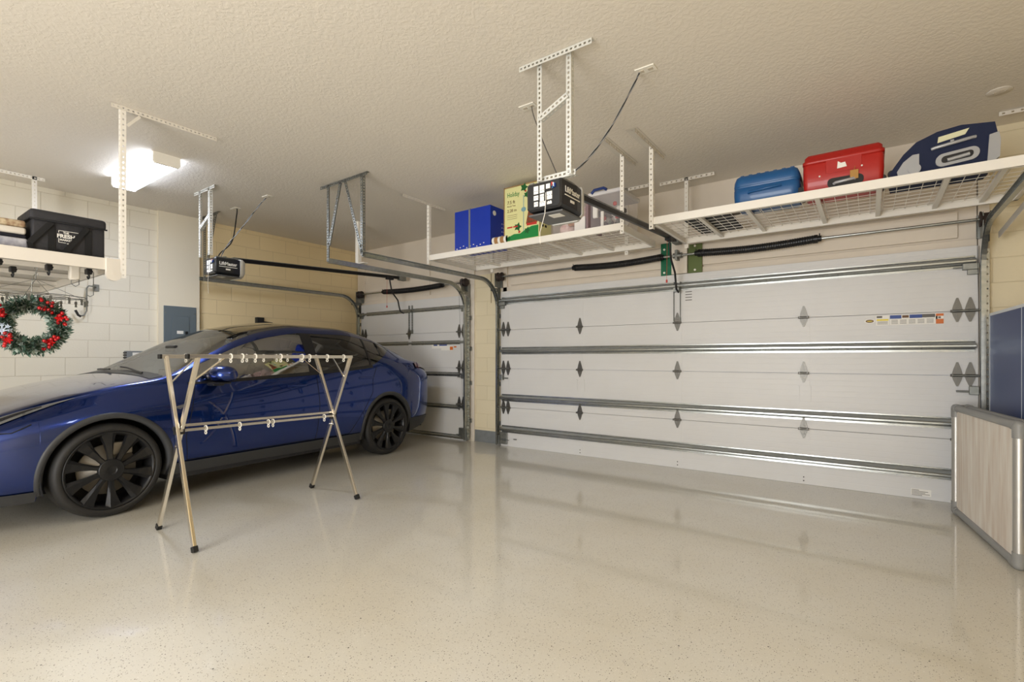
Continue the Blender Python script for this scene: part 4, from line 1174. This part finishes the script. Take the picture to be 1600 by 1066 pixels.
# ------------------------------------------------------------------ right side: folded table and framed game board
M_ttblue = mat('table_blue', (44, 66, 116), .45); M_line = mat('table_line', (222, 226, 230), .5)
t = thing('table_tennis_table', 'blue folded table tennis table standing upright by the right wall', 'table', (.757, 5.35, 0), math.radians(2.75) )
# local -y runs toward the camera; surface faces -x
m = MB(); m.box((0, -1.525, .19), (.022, 0, 1.56), bev=.002); m.build('playing_half', M_ttblue, t)
m = MB(); m.box((.14, -1.525, .19), (.162, 0, 1.56), bev=.002); m.build('playing_half', M_ttblue, t)
m = MB()
for (y0, z0, y1, z1) in ((-.02, .19, 0.001, 1.561), (-1.526, .19, -1.505, 1.561), (-1.526, 1.54, .001, 1.561)): m.box((-.001, y0, z0), (.024, y1, z1))
m.box((-.001, -.806, .19), (.0, -.80, 1.56)); m.build('white_line', M_line, t)
m = MB()
for y in (-.2, -1.3):
    m.box((.03, y - .02, .1), (.135, y + .02, 1.3), bev=.003); m.box((-.02, y - .02, .09), (.3, y + .02, .12), bev=.003)
m.box((.06, -1.3, .6), (.1, -.2, .64)); m.build('undercarriage', M_black, t)
for y in (-.2, -1.3):
    for x in (.0, .27):
        m = MB(); m.tube([(x - .015, y, .05), (x + .015, y, .05)], .05, 18); m.box((x - .02, y - .012, .05), (x + .02, y + .012, .1)); m.build('caster', M_dark, t)
M_alu = mat('aluminium', (186, 184, 180), .42, metal=.7); M_corner = mat('grey_corner', (138, 138, 136), .4)
M_wood = mat('whitewash_wood', (238, 232, 222), .6)
vary(M_wood, 7, .8, (204, 184, 166), detail=8, stretch=(3, 3, .35)); vary(M_wood, 12, .6, (226, 220, 210), detail=6, stretch=(3, 3, .3))
t = thing('framed_game_board', 'aluminium framed panel with whitewashed wood side and blue printed edge', 'game board', (.511, 5.2, 0), math.radians(0))
ang = math.atan2(.155, 1.227); t.rotation_euler = (0, 0, ang)
Lb = 1.237; Hb = .85; Wb = .125; r = .028
# local: x thickness 0..Wb, y 0..-Lb, z 0..Hb
def cyl(p, q, rr, nm, mt):
    m = MB(); m.tube([p, q], rr, 16); return m.build(nm, mt, t)
x0 = r; x1 = Wb - r
for y in (-r, -Lb + r):
    for x in (x0, x1): cyl((x, y, .05), (x, y, Hb - .06), r, 'upright_tube', M_alu)
    for z_ in (r, Hb - r): cyl((x0, y, z_), (x1, y, z_), r * .9, 'cross_tube', M_corner)
for x in (x0, x1):
    for z_ in (r, Hb - r): cyl((x, -.05, z_), (x, -Lb + .05, z_), r * .9, 'long_tube', M_corner)
for y, sy in ((-r, -1), (-Lb + r, 1)):
    for x in (x0, x1):
        for z_, sz in ((r, 1), (Hb - r, -1)):
            m = MB(); m.ball((x, y, z_), r * 1.12, 14); m.tube([(x, y, z_), (x, y, z_ + sz * .07)], r * 1.12, 16); m.tube([(x, y, z_), (x, y + sy * .06, z_)], r * 1.12, 16); m.build('corner_joint', M_corner, t)
m = MB(); m.box((x0 - .004, -Lb + r, r), (x0 + .006, -r, Hb - r)); m.build('wood_panel', M_wood, t)
m = MB(); m.box((x1 - .004, -Lb + r, r), (x1 + .004, -r, Hb - r)); m.build('rear_panel', M_wood, t)
m = MB(); m.box((x0, -Lb + r - .004, r), (x1, -Lb + r + .006, Hb - r)); m.build('blue_panel', mat('graphic_blue', (12, 70, 150), .4), t)
m = MB(); yv = -Lb + r - .005
M0 = frame((0, yv, 0), (1, 0, 0), (0, 0, 1))
for (cx, cz, rr, mi) in ((.045, .80, .012, 0), (.05, .60, .022, 0), (.05, .60, .013, 2), (.045, .45, .016, 1), (.04, .20, .014, 3), (.055, .15, .022, 3), (.05, .09, .02, 3), (.08, .3, .02, 0), (.08, .7, .018, 1)):
    m.prism([(cx + rr * math.cos(a * PI / 6), cz + rr * math.sin(a * PI / 6)) for a in range(12)], M0, .001 + .0004 * mi, mi)
m.box((.032, yv - .002, .41), (.05, yv, .48), mi=1)
m.build('graphic_print', [M_sred, M_sy, M_paper, M_black], t)

#CAR-BEGIN
# ------------------------------------------------------------------ car
M_paint = mat('car_blue', (4, 41, 112), .27, metal=.93, coat=1.0, coat_rough=.015)
M_clad = mat('grey_cladding', (52, 53, 55), .5)
M_tyre = bumpy(mat('tyre_rubber', (31, 30, 29), .6), 40, .001, .3)
M_rim = mat('wheel_black', (30, 30, 31), .38, metal=.3)
M_dglass = mat('dark_glass', (8, 9, 11), .04, coat=1, spec=.6)
M_glass = mat('window_glass', (190, 205, 200), .02)
def _glass():
    m = M_glass; nt = m.node_tree; out = nt.nodes['Material Output']
    tr = N(m, 'ShaderNodeBsdfTransparent'); tr.inputs[0].default_value = (.74, .80, .78, 1)
    gl = N(m, 'ShaderNodeBsdfGlossy'); gl.inputs['Roughness'].default_value = .02
    fr = N(m, 'ShaderNodeFresnel'); fr.inputs[0].default_value = 4.5
    mx = N(m, 'ShaderNodeMixShader'); L(m, fr.outputs[0], mx.inputs[0]); L(m, tr.outputs[0], mx.inputs[1]); L(m, gl.outputs[0], mx.inputs[2])
    L(m, mx.outputs[0], out.inputs['Surface'])
_glass()
M_inner = mat('interior_dark', (24, 24, 26), .7)
M_seat = mat('seat_white', (214, 212, 200), .5)
M_gap = mat('panel_gap', (6, 8, 16), .6)
M_lampg = mat('headlamp_glass', (150, 152, 156), .08, metal=.8, coat=1)
CAR = thing('car', 'metallic blue electric crossover car with black wheels, parked tail to the door', 'car', (-5.568, .349, 0), math.atan2(.078, .997))
YK = [0, .08, .2, .45, .88, 1.3, 1.6, 2.0, 2.3, 2.7, 3.2, 3.7, 4.1, 4.4, 4.58, 4.68, 4.75]
def keys(vals): return list(zip(YK, vals))
KX = keys([.50, .72, .83, .915, .955, .955, .955, .955, .958, .96, .96, .958, .945, .91, .86, .80, .62])       # max half width
KSB = keys([.30, .22, .20, .20, .21, .21, .21, .21, .21, .21, .21, .21, .22, .26, .30, .34, .42])               # sill bottom z
KZ3 = keys([.58, .62, .66, .72, .78, .80, .80, .81, .82, .83, .85, .88, .92, .96, .98, .95, .80])               # flank shoulder z
KXB = keys([.42, .60, .70, .775, .83, .865, .885, .89, .895, .90, .895, .88, .85, .80, .74, .68, .52])          # belt half width
KZB = keys([.62, .69, .745, .835, .935, .985, .995, 1.01, 1.025, 1.045, 1.08, 1.12, 1.15, 1.15, 1.10, 1.02, .86])   # belt z
KXR = keys([.36, .54, .63, .70, .755, .80, .76, .70, .67, .655, .65, .64, .625, .63, .64, .60, .46])             # cantrail half width
KZR = keys([.635, .71, .772, .868, .98, 1.055, 1.19, 1.38, 1.475, 1.535, 1.535, 1.455, 1.325, 1.19, 1.105, 1.03, .87])  # cantrail z
KZC = keys([.65, .73, .80, .90, 1.015, 1.10, 1.26, 1.475, 1.575, 1.622, 1.61, 1.515, 1.375, 1.235, 1.135, 1.05, .88])   # centre z
def ctrl(y):
    X = catmull(KX, y); sb = catmull(KSB, y); z3 = catmull(KZ3, y); xb = catmull(KXB, y); zb = catmull(KZB, y)
    xr = catmull(KXR, y); zr = catmull(KZR, y); zc = catmull(KZC, y)
    gx = xb * .55 + xr * .45 + .018; gz = zb * .5 + zr * .5
    return [(X * .90, sb), (X * .975, sb + (z3 - sb) * .25), (X, sb + (z3 - sb) * .6), (X * .985, z3), (xb, zb), (gx, gz), (xr, zr), (xr * .62, zr + (zc - zr) * .72), (0, zc)]
_cc = {}
def S(y, t_):
    k = round(y, 5)
    c = _cc.get(k)
    if c is None: c = _cc[k] = ctrl(y)
    t_ = min(max(t_, 0), 8); i = min(int(t_), 7); f_ = t_ - i
    def g(j):
        if j < 0: return c[0]
        if j > 8: return (-c[7][0], c[7][1])
        return c[j]
    a, b, d, e = g(i - 1), g(i), g(i + 1), g(i + 2)
    out = []
    for q in (0, 1):
        out.append(.5 * ((2 * b[q]) + (d[q] - a[q]) * f_ + (2 * a[q] - 5 * b[q] + 4 * d[q] - e[q]) * f_ ** 2 + (3 * b[q] - a[q] - 3 * d[q] + e[q]) * f_ ** 3))
    return Vector((out[0], y, out[1]))
def t_at(y, z, lo=0., hi=6.):
    for _ in range(22):
        mid = (lo + hi) / 2
        if S(y, mid).z < z: lo = mid
        else: hi = mid
    return (lo + hi) / 2
def NS(y, t_):
    e = .01
    a = S(min(y + e, 4.75), t_) - S(max(y - e, 0), t_); b = S(y, min(t_ + .05, 8)) - S(y, max(t_ - .05, 0))
    n = a.cross(b)
    n = n.normalized() if n.length > 1e-9 else Vector((1, 0, 0))
    return n if n.x > -1e-3 or n.z > 0 else -n
def SO(y, t_, off):
    p = S(y, t_); n = NS(y, t_)
    if n.dot(Vector((p.x, 0, p.z - .6))) < 0: n = -n
    return p + n * off
def side_patch(m, ys, tlo, thi, nt, off=0.0, sgn=1, mi=0):
    """columns along y"""
    vs = []
    for y in ys:
        a, b = tlo(y), thi(y)
        for j in range(nt + 1):
            p = SO(y, a + (b - a) * j / nt, off) if off else S(y, a + (b - a) * j / nt)
            vs.append((p.x * sgn, p.y, p.z))
    fs = []
    k = nt + 1
    for i in range(len(ys) - 1):
        for j in range(nt):
            f_ = (i * k + j, (i + 1) * k + j, (i + 1) * k + j + 1, i * k + j + 1)
            fs.append(f_ if sgn > 0 else f_[::-1])
    m.add(vs, fs, mi, True)
def rng(a, b, n): return [a + (b - a) * i / n for i in range(n + 1)]
WF, WR, ZW, RA = .88, 3.77, .36, .405
def sill(y):
    z = -1
    for yc in (WF, WR):
        if abs(y - yc) < RA: z = max(z, ZW + math.sqrt(max(RA * RA - (y - yc) ** 2, 0)))
    return z
def tl(y):
    z = sill(y)
    return 0.0 if z < 0 else t_at(y, z, 0, 4)
def arch_ys(a, b, n):
    ys = set(rng(a, b, n))
    for yc in (WF, WR):
        for k in range(41):
            y = yc - (RA - 1e-4) * math.cos(PI * k / 40)
            if a <= y <= b: ys.add(y)
        for s_ in (-1, 1):
            y = yc + s_ * (RA + 1e-3)
            if a <= y <= b: ys.add(y)
    return sorted(ys)
# outer skin, both sides
m = MB()
for sg in (1, -1):
    side_patch(m, arch_ys(0, 4.75, 90), tl, lambda y: 4.0, 16, sgn=sg)
    # nose/hood sides above the belt up to the centre, up to cowl
    ysh = rng(0, 1.28, 30)
    side_patch(m, ysh, lambda y: 4.0, lambda y: 8.0, 16, sgn=sg)
    side_patch(m, rng(4.40, 4.75, 14), lambda y: 4.0, lambda y: 8.0, 16, sgn=sg)
    # cantrail / A pillar strip
    side_patch(m, rng(1.28, 4.40, 60), lambda y: 5.74, lambda y: 6.12, 4, sgn=sg)
    side_patch(m, rng(1.28, 1.52, 6), lambda y: 4.0, lambda y: 5.74, 6, sgn=sg)
    # C pillar below / behind the quarter window
    side_patch(m, rng(3.55, 4.40, 20), lambda y: 4.0, lambda y: 4.08 + 1.66 * min(1, max(0, (y - 3.55) / .47)) ** 1.6, 6, sgn=sg)
    side_patch(m, rng(4.02, 4.40, 10), lambda y: 5.70, lambda y: 5.76, 2, sgn=sg)
# nose and tail caps
for y in (0, 4.75):
    P_ = [S(y, k * .25) for k in range(33)]
    ring = [(p.x, p.y, p.z) for p in P_] + [(-p.x, p.y, p.z) for p in P_[-2::-1]]
    m.add(ring, [list(range(len(ring)))])
# hood rear strip between t 6.12 and centre handled by the hood patch; rear deck
o = m.build('body_shell', M_paint, CAR)
def top_patch(name, ylo, yhi, t0, t1, mt, n=24, off=0.0):
    m = MB()
    for sg in (1, -1):
        vs = []; nt = 14
        for i in range(n + 1):
            for j in range(nt + 1):
                t_ = t0 + (t1 - t0) * j / nt; y = ylo(t_) + (yhi(t_) - ylo(t_)) * i / n
                p = SO(y, t_, off) if off else S(y, t_)
                vs.append((p.x * sg, p.y, p.z))
        k = nt + 1
        fs = []
        for i in range(n):
            for j in range(nt):
                f_ = (i * k + j, (i + 1) * k + j, (i + 1) * k + j + 1, i * k + j + 1)
                fs.append(f_ if sg > 0 else f_[::-1])
        m.add(vs, fs, 0, True)
    return m.build(name, mt, CAR)
ws_base = lambda t_: 1.28 - .10 * ((t_ - 6.1) / 1.9)
top_patch('windshield', lambda t_: 1.28, lambda t_: 2.12 - .04 * (t_ - 6) / 2, 6.12, 8, M_glass)
top_patch('roof_glass', lambda t_: 2.12 - .04 * (t_ - 6) / 2, lambda t_: 3.42, 6.12, 8, M_dglass)
top_patch('rear_window', lambda t_: 3.42, lambda t_: 4.40, 6.12, 8, M_dglass)
o = top_patch('windshield_trim', lambda t_: 1.20, lambda t_: 1.30, 6.1, 8, M_black, n=4, off=.003)
# side glass and pillars
gb = lambda y: 4.08
gt = lambda y: 5.74
def glass(name, y0, y1, mt, lo=gb, hi=gt, sg=1, off=-.002, n=20):
    m = MB(); side_patch(m, rng(y0, y1, n), lo, hi, 10, off=off, sgn=sg); return m.build(name, mt, CAR)
for sg in (1, -1):
    glass('front_window', 1.52, 2.66, M_glass, sg=sg)
    glass('centre_pillar', 2.66, 2.79, M_black, sg=sg, off=.001, n=4)
    glass('rear_window_pane', 2.79, 3.52, M_dglass, sg=sg)
    glass('window_divider', 3.52, 3.55, M_black, sg=sg, off=.001, n=2)
    glass('quarter_window', 3.55, 4.02, M_dglass, lo=lambda y: 4.08 + 1.66 * min(1, max(0, (y - 3.55) / .47)) ** 1.6, sg=sg)
    m = MB(); side_patch(m, rng(1.45, 3.56, 50), lambda y: 3.93, lambda y: 4.09, 2, off=.004, sgn=sg); m.build('belt_moulding', M_black, CAR)
    # gaps
    def gapline(pts, w=.006):
        m = MB()
        # pts in (y,z): follow on surface
        for (ya, za), (yb, zb_) in zip(pts, pts[1:]):
            n = max(2, int(max(abs(yb - ya), abs(zb_ - za)) / .05)); vs = []
            dn = Vector((zb_ - za, -(yb - ya))).normalized() * w / 2
            for i in range(n + 1):
                y = ya + (yb - ya) * i / n; z = za + (zb_ - za) * i / n
                for s_ in (1, -1):
                    yy = y + dn.x * s_; zz = z + dn.y * s_; p = SO(yy, t_at(yy, zz), .0012); vs.append((p.x * sg, p.y, p.z))
            m.add(vs, [(2 * i, 2 * i + 1, 2 * i + 3, 2 * i + 2) for i in range(n)])
        m.build('panel_gap', M_gap, CAR)
    gapline([(1.50, .97), (1.46, .80), (1.40, .55), (1.42, .34)])
    gapline([(2.73, 1.03), (2.74, .7), (2.70, .34)])
    gapline([(3.62, 1.11), (3.52, .95), (3.50, .80), (3.36, .60), (3.22, .42), (3.16, .34)])
    gapline([(1.42, .34), (2.70, .34), (3.16, .34)])
    gapline([(.12, .70), (.34, .70), (.44, .75)])
    # wheel arch flares + sill cladding
    for yc in (WF, WR):
        m = MB(); vs = []; n = 48
        for i in range(n + 1):
            a = -0.30 + (PI + .60) * i / n
            for r_, off in ((RA - .016, -.05), (RA - .014, .004), (RA + .012, .008), (RA + .028, .004), (RA + .03, -.004)):
                y = min(max(yc + r_ * math.cos(a), .03), 4.72); z = max(ZW + r_ * math.sin(a), .215); q = SO(y, t_at(y, z, 0, 4), 0)
                vs.append(((q.x + off) * sg, y, z))
        k = 5; fs = []
        for i in range(n):
            for j in range(k - 1):
                f_ = (i * k + j, i * k + j + 1, (i + 1) * k + j + 1, (i + 1) * k + j); fs.append(f_ if sg > 0 else f_[::-1])
        m.add(vs, fs, 0, True); m.build('wheel_arch_trim', M_clad, CAR)
    m = MB(); side_patch(m, rng(WF + RA + .03, WR - RA - .03, 30), lambda y: 0, lambda y: t_at(y, .33, 0, 4), 5, off=.01, sgn=sg)
    m.build('sill_cladding', M_clad, CAR)
    m = MB(); side_patch(m, rng(.06, WF - RA - .006, 8), lambda y: 0, lambda y: t_at(y, .28, 0, 4), 3, off=.008, sgn=sg); m.build('bumper_cladding', M_clad, CAR); m = MB(); side_patch(m, rng(WR + RA + .006, 4.7, 10), lambda y: 0, lambda y: t_at(y, .42, 0, 4), 4, off=.008, sgn=sg)
    m.build('bumper_cladding', M_clad, CAR)
    # flush handles
    for yh, zh in ((2.48, .925), (3.42, .975)):
        m = MB(); p = S(yh, t_at(yh, zh)); m.box((sg * p.x - .008, yh - .11, zh - .013), (sg * p.x + .008, yh + .11, zh + .013), bev=.006); m.build('door_handle', M_paint, CAR)
    # headlamp + tail lamp
    m = MB(); side_patch(m, rng(.06, .70, 20), lambda y: 3.30 + .85 * ((y - .06) / .64) ** 1.2, lambda y: 4.25 - .05 * (y - .06) / .64, 6, off=.006, sgn=sg); m.build('headlamp', M_lampg, CAR)
    m = MB(); side_patch(m, rng(.10, .52, 14), lambda y: 3.45 + .60 * (y - .1) / .42, lambda y: 3.85 + .28 * (y - .1) / .42, 3, off=.009, sgn=sg); m.build('headlamp_inner', M_black, CAR)
    m = MB(); side_patch(m, rng(4.36, 4.70, 10), lambda y: 3.55, lambda y: 4.02, 4, off=.012, sgn=sg); m.build('tail_lamp', mat('lamp_red', (96, 10, 14), .1, coat=1), CAR)
    # mirror
    m = MB()
    c = Vector((sg * 1.0, 1.68, 1.06)); rows = []
    for (dx, wy, hz, sh) in ((-.13, .04, .04, .03), (-.12, .075, .068, .02), (-.05, .10, .088, 0), (.05, .095, .085, .0), (.11, .075, .07, .02), (.135, .04, .04, .035)):
        rows.append([(c.x + sg * dx, c.y + sh + wy * math.cos(a * PI / 8) * (1.15 if math.cos(a * PI / 8) < 0 else .7), c.z + hz * (math.sin(a * PI / 8) if math.sin(a * PI / 8) > 0 else .75 * math.sin(a * PI / 8))) for a in range(16)])
    k = 16; vs = [p for r_ in rows for p in r_]
    m.add(vs, [(i * k + j, i * k + (j + 1) % k, (i + 1) * k + (j + 1) % k, (i + 1) * k + j) for i in range(len(rows) - 1) for j in range(k)], 0, True)
    m.add(rows[0], [list(range(k))]); m.add(rows[-1], [list(range(k))]); mo = m.build('side_mirror', M_paint, CAR)
    m = MB(); m.box((min(sg * .86, sg * 1.0), 1.60, .965), (max(sg * .86, sg * 1.0), 1.70, .992), bev=.01); m.box((min(sg * .92, sg * 1.09), 1.60, .984), (max(sg * .92, sg * 1.09), 1.71, 1.0), bev=.006); m.build('mirror_base', M_black, mo)
    # door inner card
    m = MB(); m.box((min(sg * .80, sg * .86), 1.45, .35), (max(sg * .80, sg * .86), 3.5, .99), bev=.02); m.build('door_card', M_inner, CAR)
    # fender camera
    m = MB(); p = S(1.36, t_at(1.36, .80)); m.prism([(-.055, 0), (.03, .022), (.055, .018), (.0, -.02)], frame((sg * (p.x + .001) - (0 if sg > 0 else .006), 1.36, .80), (0, 1, 0), (0, 0, 1)), .006); m.build('side_camera', M_lampg, CAR)
# wheel wells and floor pan
m = MB()
for yc in (WF, WR):
    for sg in (1, -1):
        vs = []; n = 24
        for i in range(n + 1):
            a = -.3 + (PI + .6) * i / n
            for x in (.58, .925): vs.append((sg * x, yc + RA * math.cos(a), max(ZW + RA * math.sin(a), .2)))
        m.add(vs, [(2 * i, 2 * i + 1, 2 * i + 3, 2 * i + 2) for i in range(n)])
        m.add([(sg * .58, yc, ZW)] + [(sg * .58, yc + RA * math.cos(-.3 + (PI + .6) * i / n), max(ZW + RA * math.sin(-.3 + (PI + .6) * i / n), .2)) for i in range(n + 1)], [(0, i + 1, i + 2) for i in range(n)])
m.box((-.58, .15, .19), (.58, 4.6, .24)); m.box((-.88, WF + RA, .19), (.88, WR - RA, .24)); m.box((-.60, .12, .2), (.60, WF - RA, .24)); m.box((-.7, WR + RA, .25), (.7, 4.65, .3))
m.build('underbody', M_inner, CAR)
# interior
m = MB(); m.box((-.78, 1.35, .78), (.78, 1.68, .98), bev=.05); m.build('dashboard', M_seat, CAR)
m = MB()
Mx = frame((.37, 1.86, .96), (1, 0, 0), (0, .35, .94))
m.tube([Mx @ Vector((.175 * math.cos(a * PI / 12), .175 * math.sin(a * PI / 12), 0)) for a in range(24)], .014, 8, closed=True)
m.tube([Mx @ Vector((-.16, 0, 0)), Mx @ Vector((.16, 0, 0))], .018, 6); m.ball(tuple(Mx @ Vector((0, 0, 0))), .05, 10)
m.build('steering_wheel', M_black, CAR)
for x in (-.37, .37):
    m = MB(); m.box((x - .25, 2.0, .42), (x + .25, 2.5, .62), bev=.05, seg=3)
    m.bar((x, 2.47, .55), (x, 2.66, 1.14), .46, .13, side=(1, 0, 0), bev=.045); m.bar((x, 2.68, 1.16), (x, 2.71, 1.32), .25, .09, side=(1, 0, 0), bev=.035)
    m.build('front_seat', M_seat, CAR)
m = MB(); m.box((-.65, 3.05, .42), (.65, 3.5, .60), bev=.05, seg=3); m.bar((0, 3.45, .55), (0, 3.62, 1.12), 1.3, .12, side=(1, 0, 0), bev=.04); m.build('rear_seat', M_inner, CAR)
m = MB(); m.box((-.1, 1.7, 1.27), (.1, 1.74, 1.34), bev=.015); m.build('interior_mirror', M_black, CAR)
m = MB(); m.box((-.14, 1.66, .90), (.14, 1.69, 1.10), bev=.01); m.build('centre_screen', M_dglass, CAR)
# wipers
m = MB()
m.tube([(.55, 1.24, 1.085), (.1, 1.30, 1.125), (-.05, 1.31, 1.13)], .008, 6); m.tube([(-.10, 1.24, 1.11), (-.50, 1.31, 1.105), (-.62, 1.33, 1.10)], .008, 6); m.build('wiper', M_black, CAR)
# antenna-like black thing on the wall side of the roof is a wall fixture, not part of the car
# wheels
def wheel(yc, sg, par):
    w = bpy.data.objects.new('wheel', None); COL.objects.link(w); w.parent = par; w.location = (sg * .945, yc, .357); w.rotation_euler = (0, sg * PI / 2, 0)
    if wheel.proto is None:
        I = Matrix.Identity(4)
        m = MB()
        pr = [(.285, -.20), (.31, -.225), (.335, -.222), (.350, -.20), (.357, -.16), (.357, -.07), (.352, -.03), (.342, -.010), (.325, .002), (.305, .002), (.292, -.008), (.286, -.03)]
        m.lathe(pr, I, 72, closed=True)
        for k in range(4): m.lathe([(.3575, -.06 - k * .035), (.3582, -.063 - k * .035), (.3575, -.066 - k * .035)], I, 48)
        m.build('tyre', M_tyre, w)
        m = MB(); m.lathe([(.29, -.19), (.275, -.16), (.268, -.04), (.288, -.012), (.296, -.003), (.288, .0), (.276, -.010), (.262, -.05), (.262, -.16)], I, 64); m.build('rim', M_rim, w)
        m = MB()
        for k in range(10):
            a = k * PI / 5; R_ = Matrix.Rotation(a, 4, 'Z')
            sec = []
            for r_, wd, z0, tw in ((.07, .034, -.004, 0), (.12, .034, -.012, .003), (.19, .052, -.016, .008), (.25, .082, -.013, .014), (.284, .098, -.006, .018)):
                sec.append([R_ @ Vector((r_, -wd * .55 + tw, z0 - .012)), R_ @ Vector((r_, -wd * .25 + tw, z0 + .004)), R_ @ Vector((r_, wd * .5 + tw, z0 - .002)), R_ @ Vector((r_, wd * .6 + tw, z0 - .028)), R_ @ Vector((r_, -wd * .5 + tw, z0 - .03))])
            vs = [p for s_ in sec for p in s_]
            m.add(vs, [(i * 5 + j, i * 5 + (j + 1) % 5, (i + 1) * 5 + (j + 1) % 5, (i + 1) * 5 + j) for i in range(4) for j in range(5)])
        m.build('spokes', M_rim, w)
        m = MB(); m.lathe([(.084, -.03), (.085, -.006), (.0845, -.004), (.080, .001), (.078, .002), (.036, .003), (.034, .003), (.031, -.003), (.029, -.004), (.0, -.004)], I, 40); m.build('hub_cap', M_rim, w)
        m = MB(); m.lathe([(0, -.10), (.19, -.10), (.19, -.085), (.08, -.085), (.07, -.05), (0, -.05)], I, 48); m.box((-.20, .02, -.13), (-.10, .16, -.06), bev=.01); m.build('brake_disc', mat('disc_steel', (150, 144, 134), .5, metal=.6), w)
        m = MB(); m.lathe([(0, -.19), (.28, -.19)], I, 48); m.build('wheel_back', M_inner, w)
        wheel.proto = w
    else:
        for ch in wheel.proto.children:
            c = ch.copy(); COL.objects.link(c); c.parent = w
    return w
wheel.proto = None
for yc in (WF, WR):
    for sg in (1, -1): wheel(yc, sg, CAR)
#CAR-END

t = thing('cable_hook', 'small black wall mount with a rod above the car roof', 'wall mount', (XL - .02, 3.84, 1.70))
m = MB(); m.box((0, -.06, -.01), (.07, .05, .12), bev=.006); m.build('mount_box', M_black, t)
m = MB(); m.tube([(.05, .02, .05), (.09, .16, .03)], .02, 10); m.build('rod', M_black, t)
# things of one kind share a group
GROUPS = {'door_track': 'galvanised door tracks', 'ceiling_lamp': 'fluorescent ceiling lamps', 'suitcase': 'suitcases on the right rack',
          'ceiling_outlet': 'outlets on the ceiling', 'power_cord': 'cords running down to the openers', 'hanging_storage_rack': 'storage racks hung from the ceiling',
          'garage_door_opener': 'garage door openers', 'perforated_hanger': 'perforated hangers of the openers', 'track_hanger': 'hangers of the track ends',
          'torsion_spring_shaft': 'torsion spring shafts', 'wire_hook': 'wire hooks under the left rack'}
for o_ in bpy.data.objects:
    if o_.parent is None and o_.get('category'):
        k_ = o_.name.split('.')[0]
        if k_ in GROUPS: o_['group'] = GROUPS[k_]
# ------------------------------------------------------------------ lights, world, camera
def area(name, loc, rot, sx, sy, power, col):
    l = bpy.data.lights.new(name, 'AREA'); l.shape = 'RECTANGLE'; l.size = sx; l.size_y = sy; l.energy = power; l.color = col
    o = bpy.data.objects.new(name, l); COL.objects.link(o); o.location = loc; o.rotation_euler = rot
    return o
area('added_rear_fill', (-1.6, YB + .08, 1.3), (math.radians(90), 0, 0), 2.4, 2.2, 230, (.97, .98, 1))  # added soft fill behind the camera; the back wall has no opening
w = bpy.data.worlds.new('world'); SC.world = w; w.use_nodes = True
w.node_tree.nodes['Background'].inputs[0].default_value = (.8, .85, 1, 1); w.node_tree.nodes['Background'].inputs[1].default_value = .3

cam = bpy.data.cameras.new('camera'); co = bpy.data.objects.new('camera', cam); COL.objects.link(co)
cam.sensor_width = 36; cam.lens = 778 / 1600 * 36; cam.shift_y = 27 / 1600
co.location = (0, 0, 1.21); co.rotation_euler = (PI / 2, 0, math.atan2(560, 778))
cam.clip_start = .05
SC.camera = co
vs = SC.view_settings
vs.view_transform = 'Standard'; vs.look = 'None'; vs.gamma = 1; vs.use_curve_mapping = False; vs.exposure = 0.27
cy = SC.cycles
cy.use_denoising = True; cy.max_bounces = 10; cy.diffuse_bounces = 5; cy.glossy_bounces = 5; cy.transmission_bounces = 8; cy.transparent_max_bounces = 12
cy.sample_clamp_indirect = 6; cy.caustics_reflective = False; cy.caustics_refractive = False
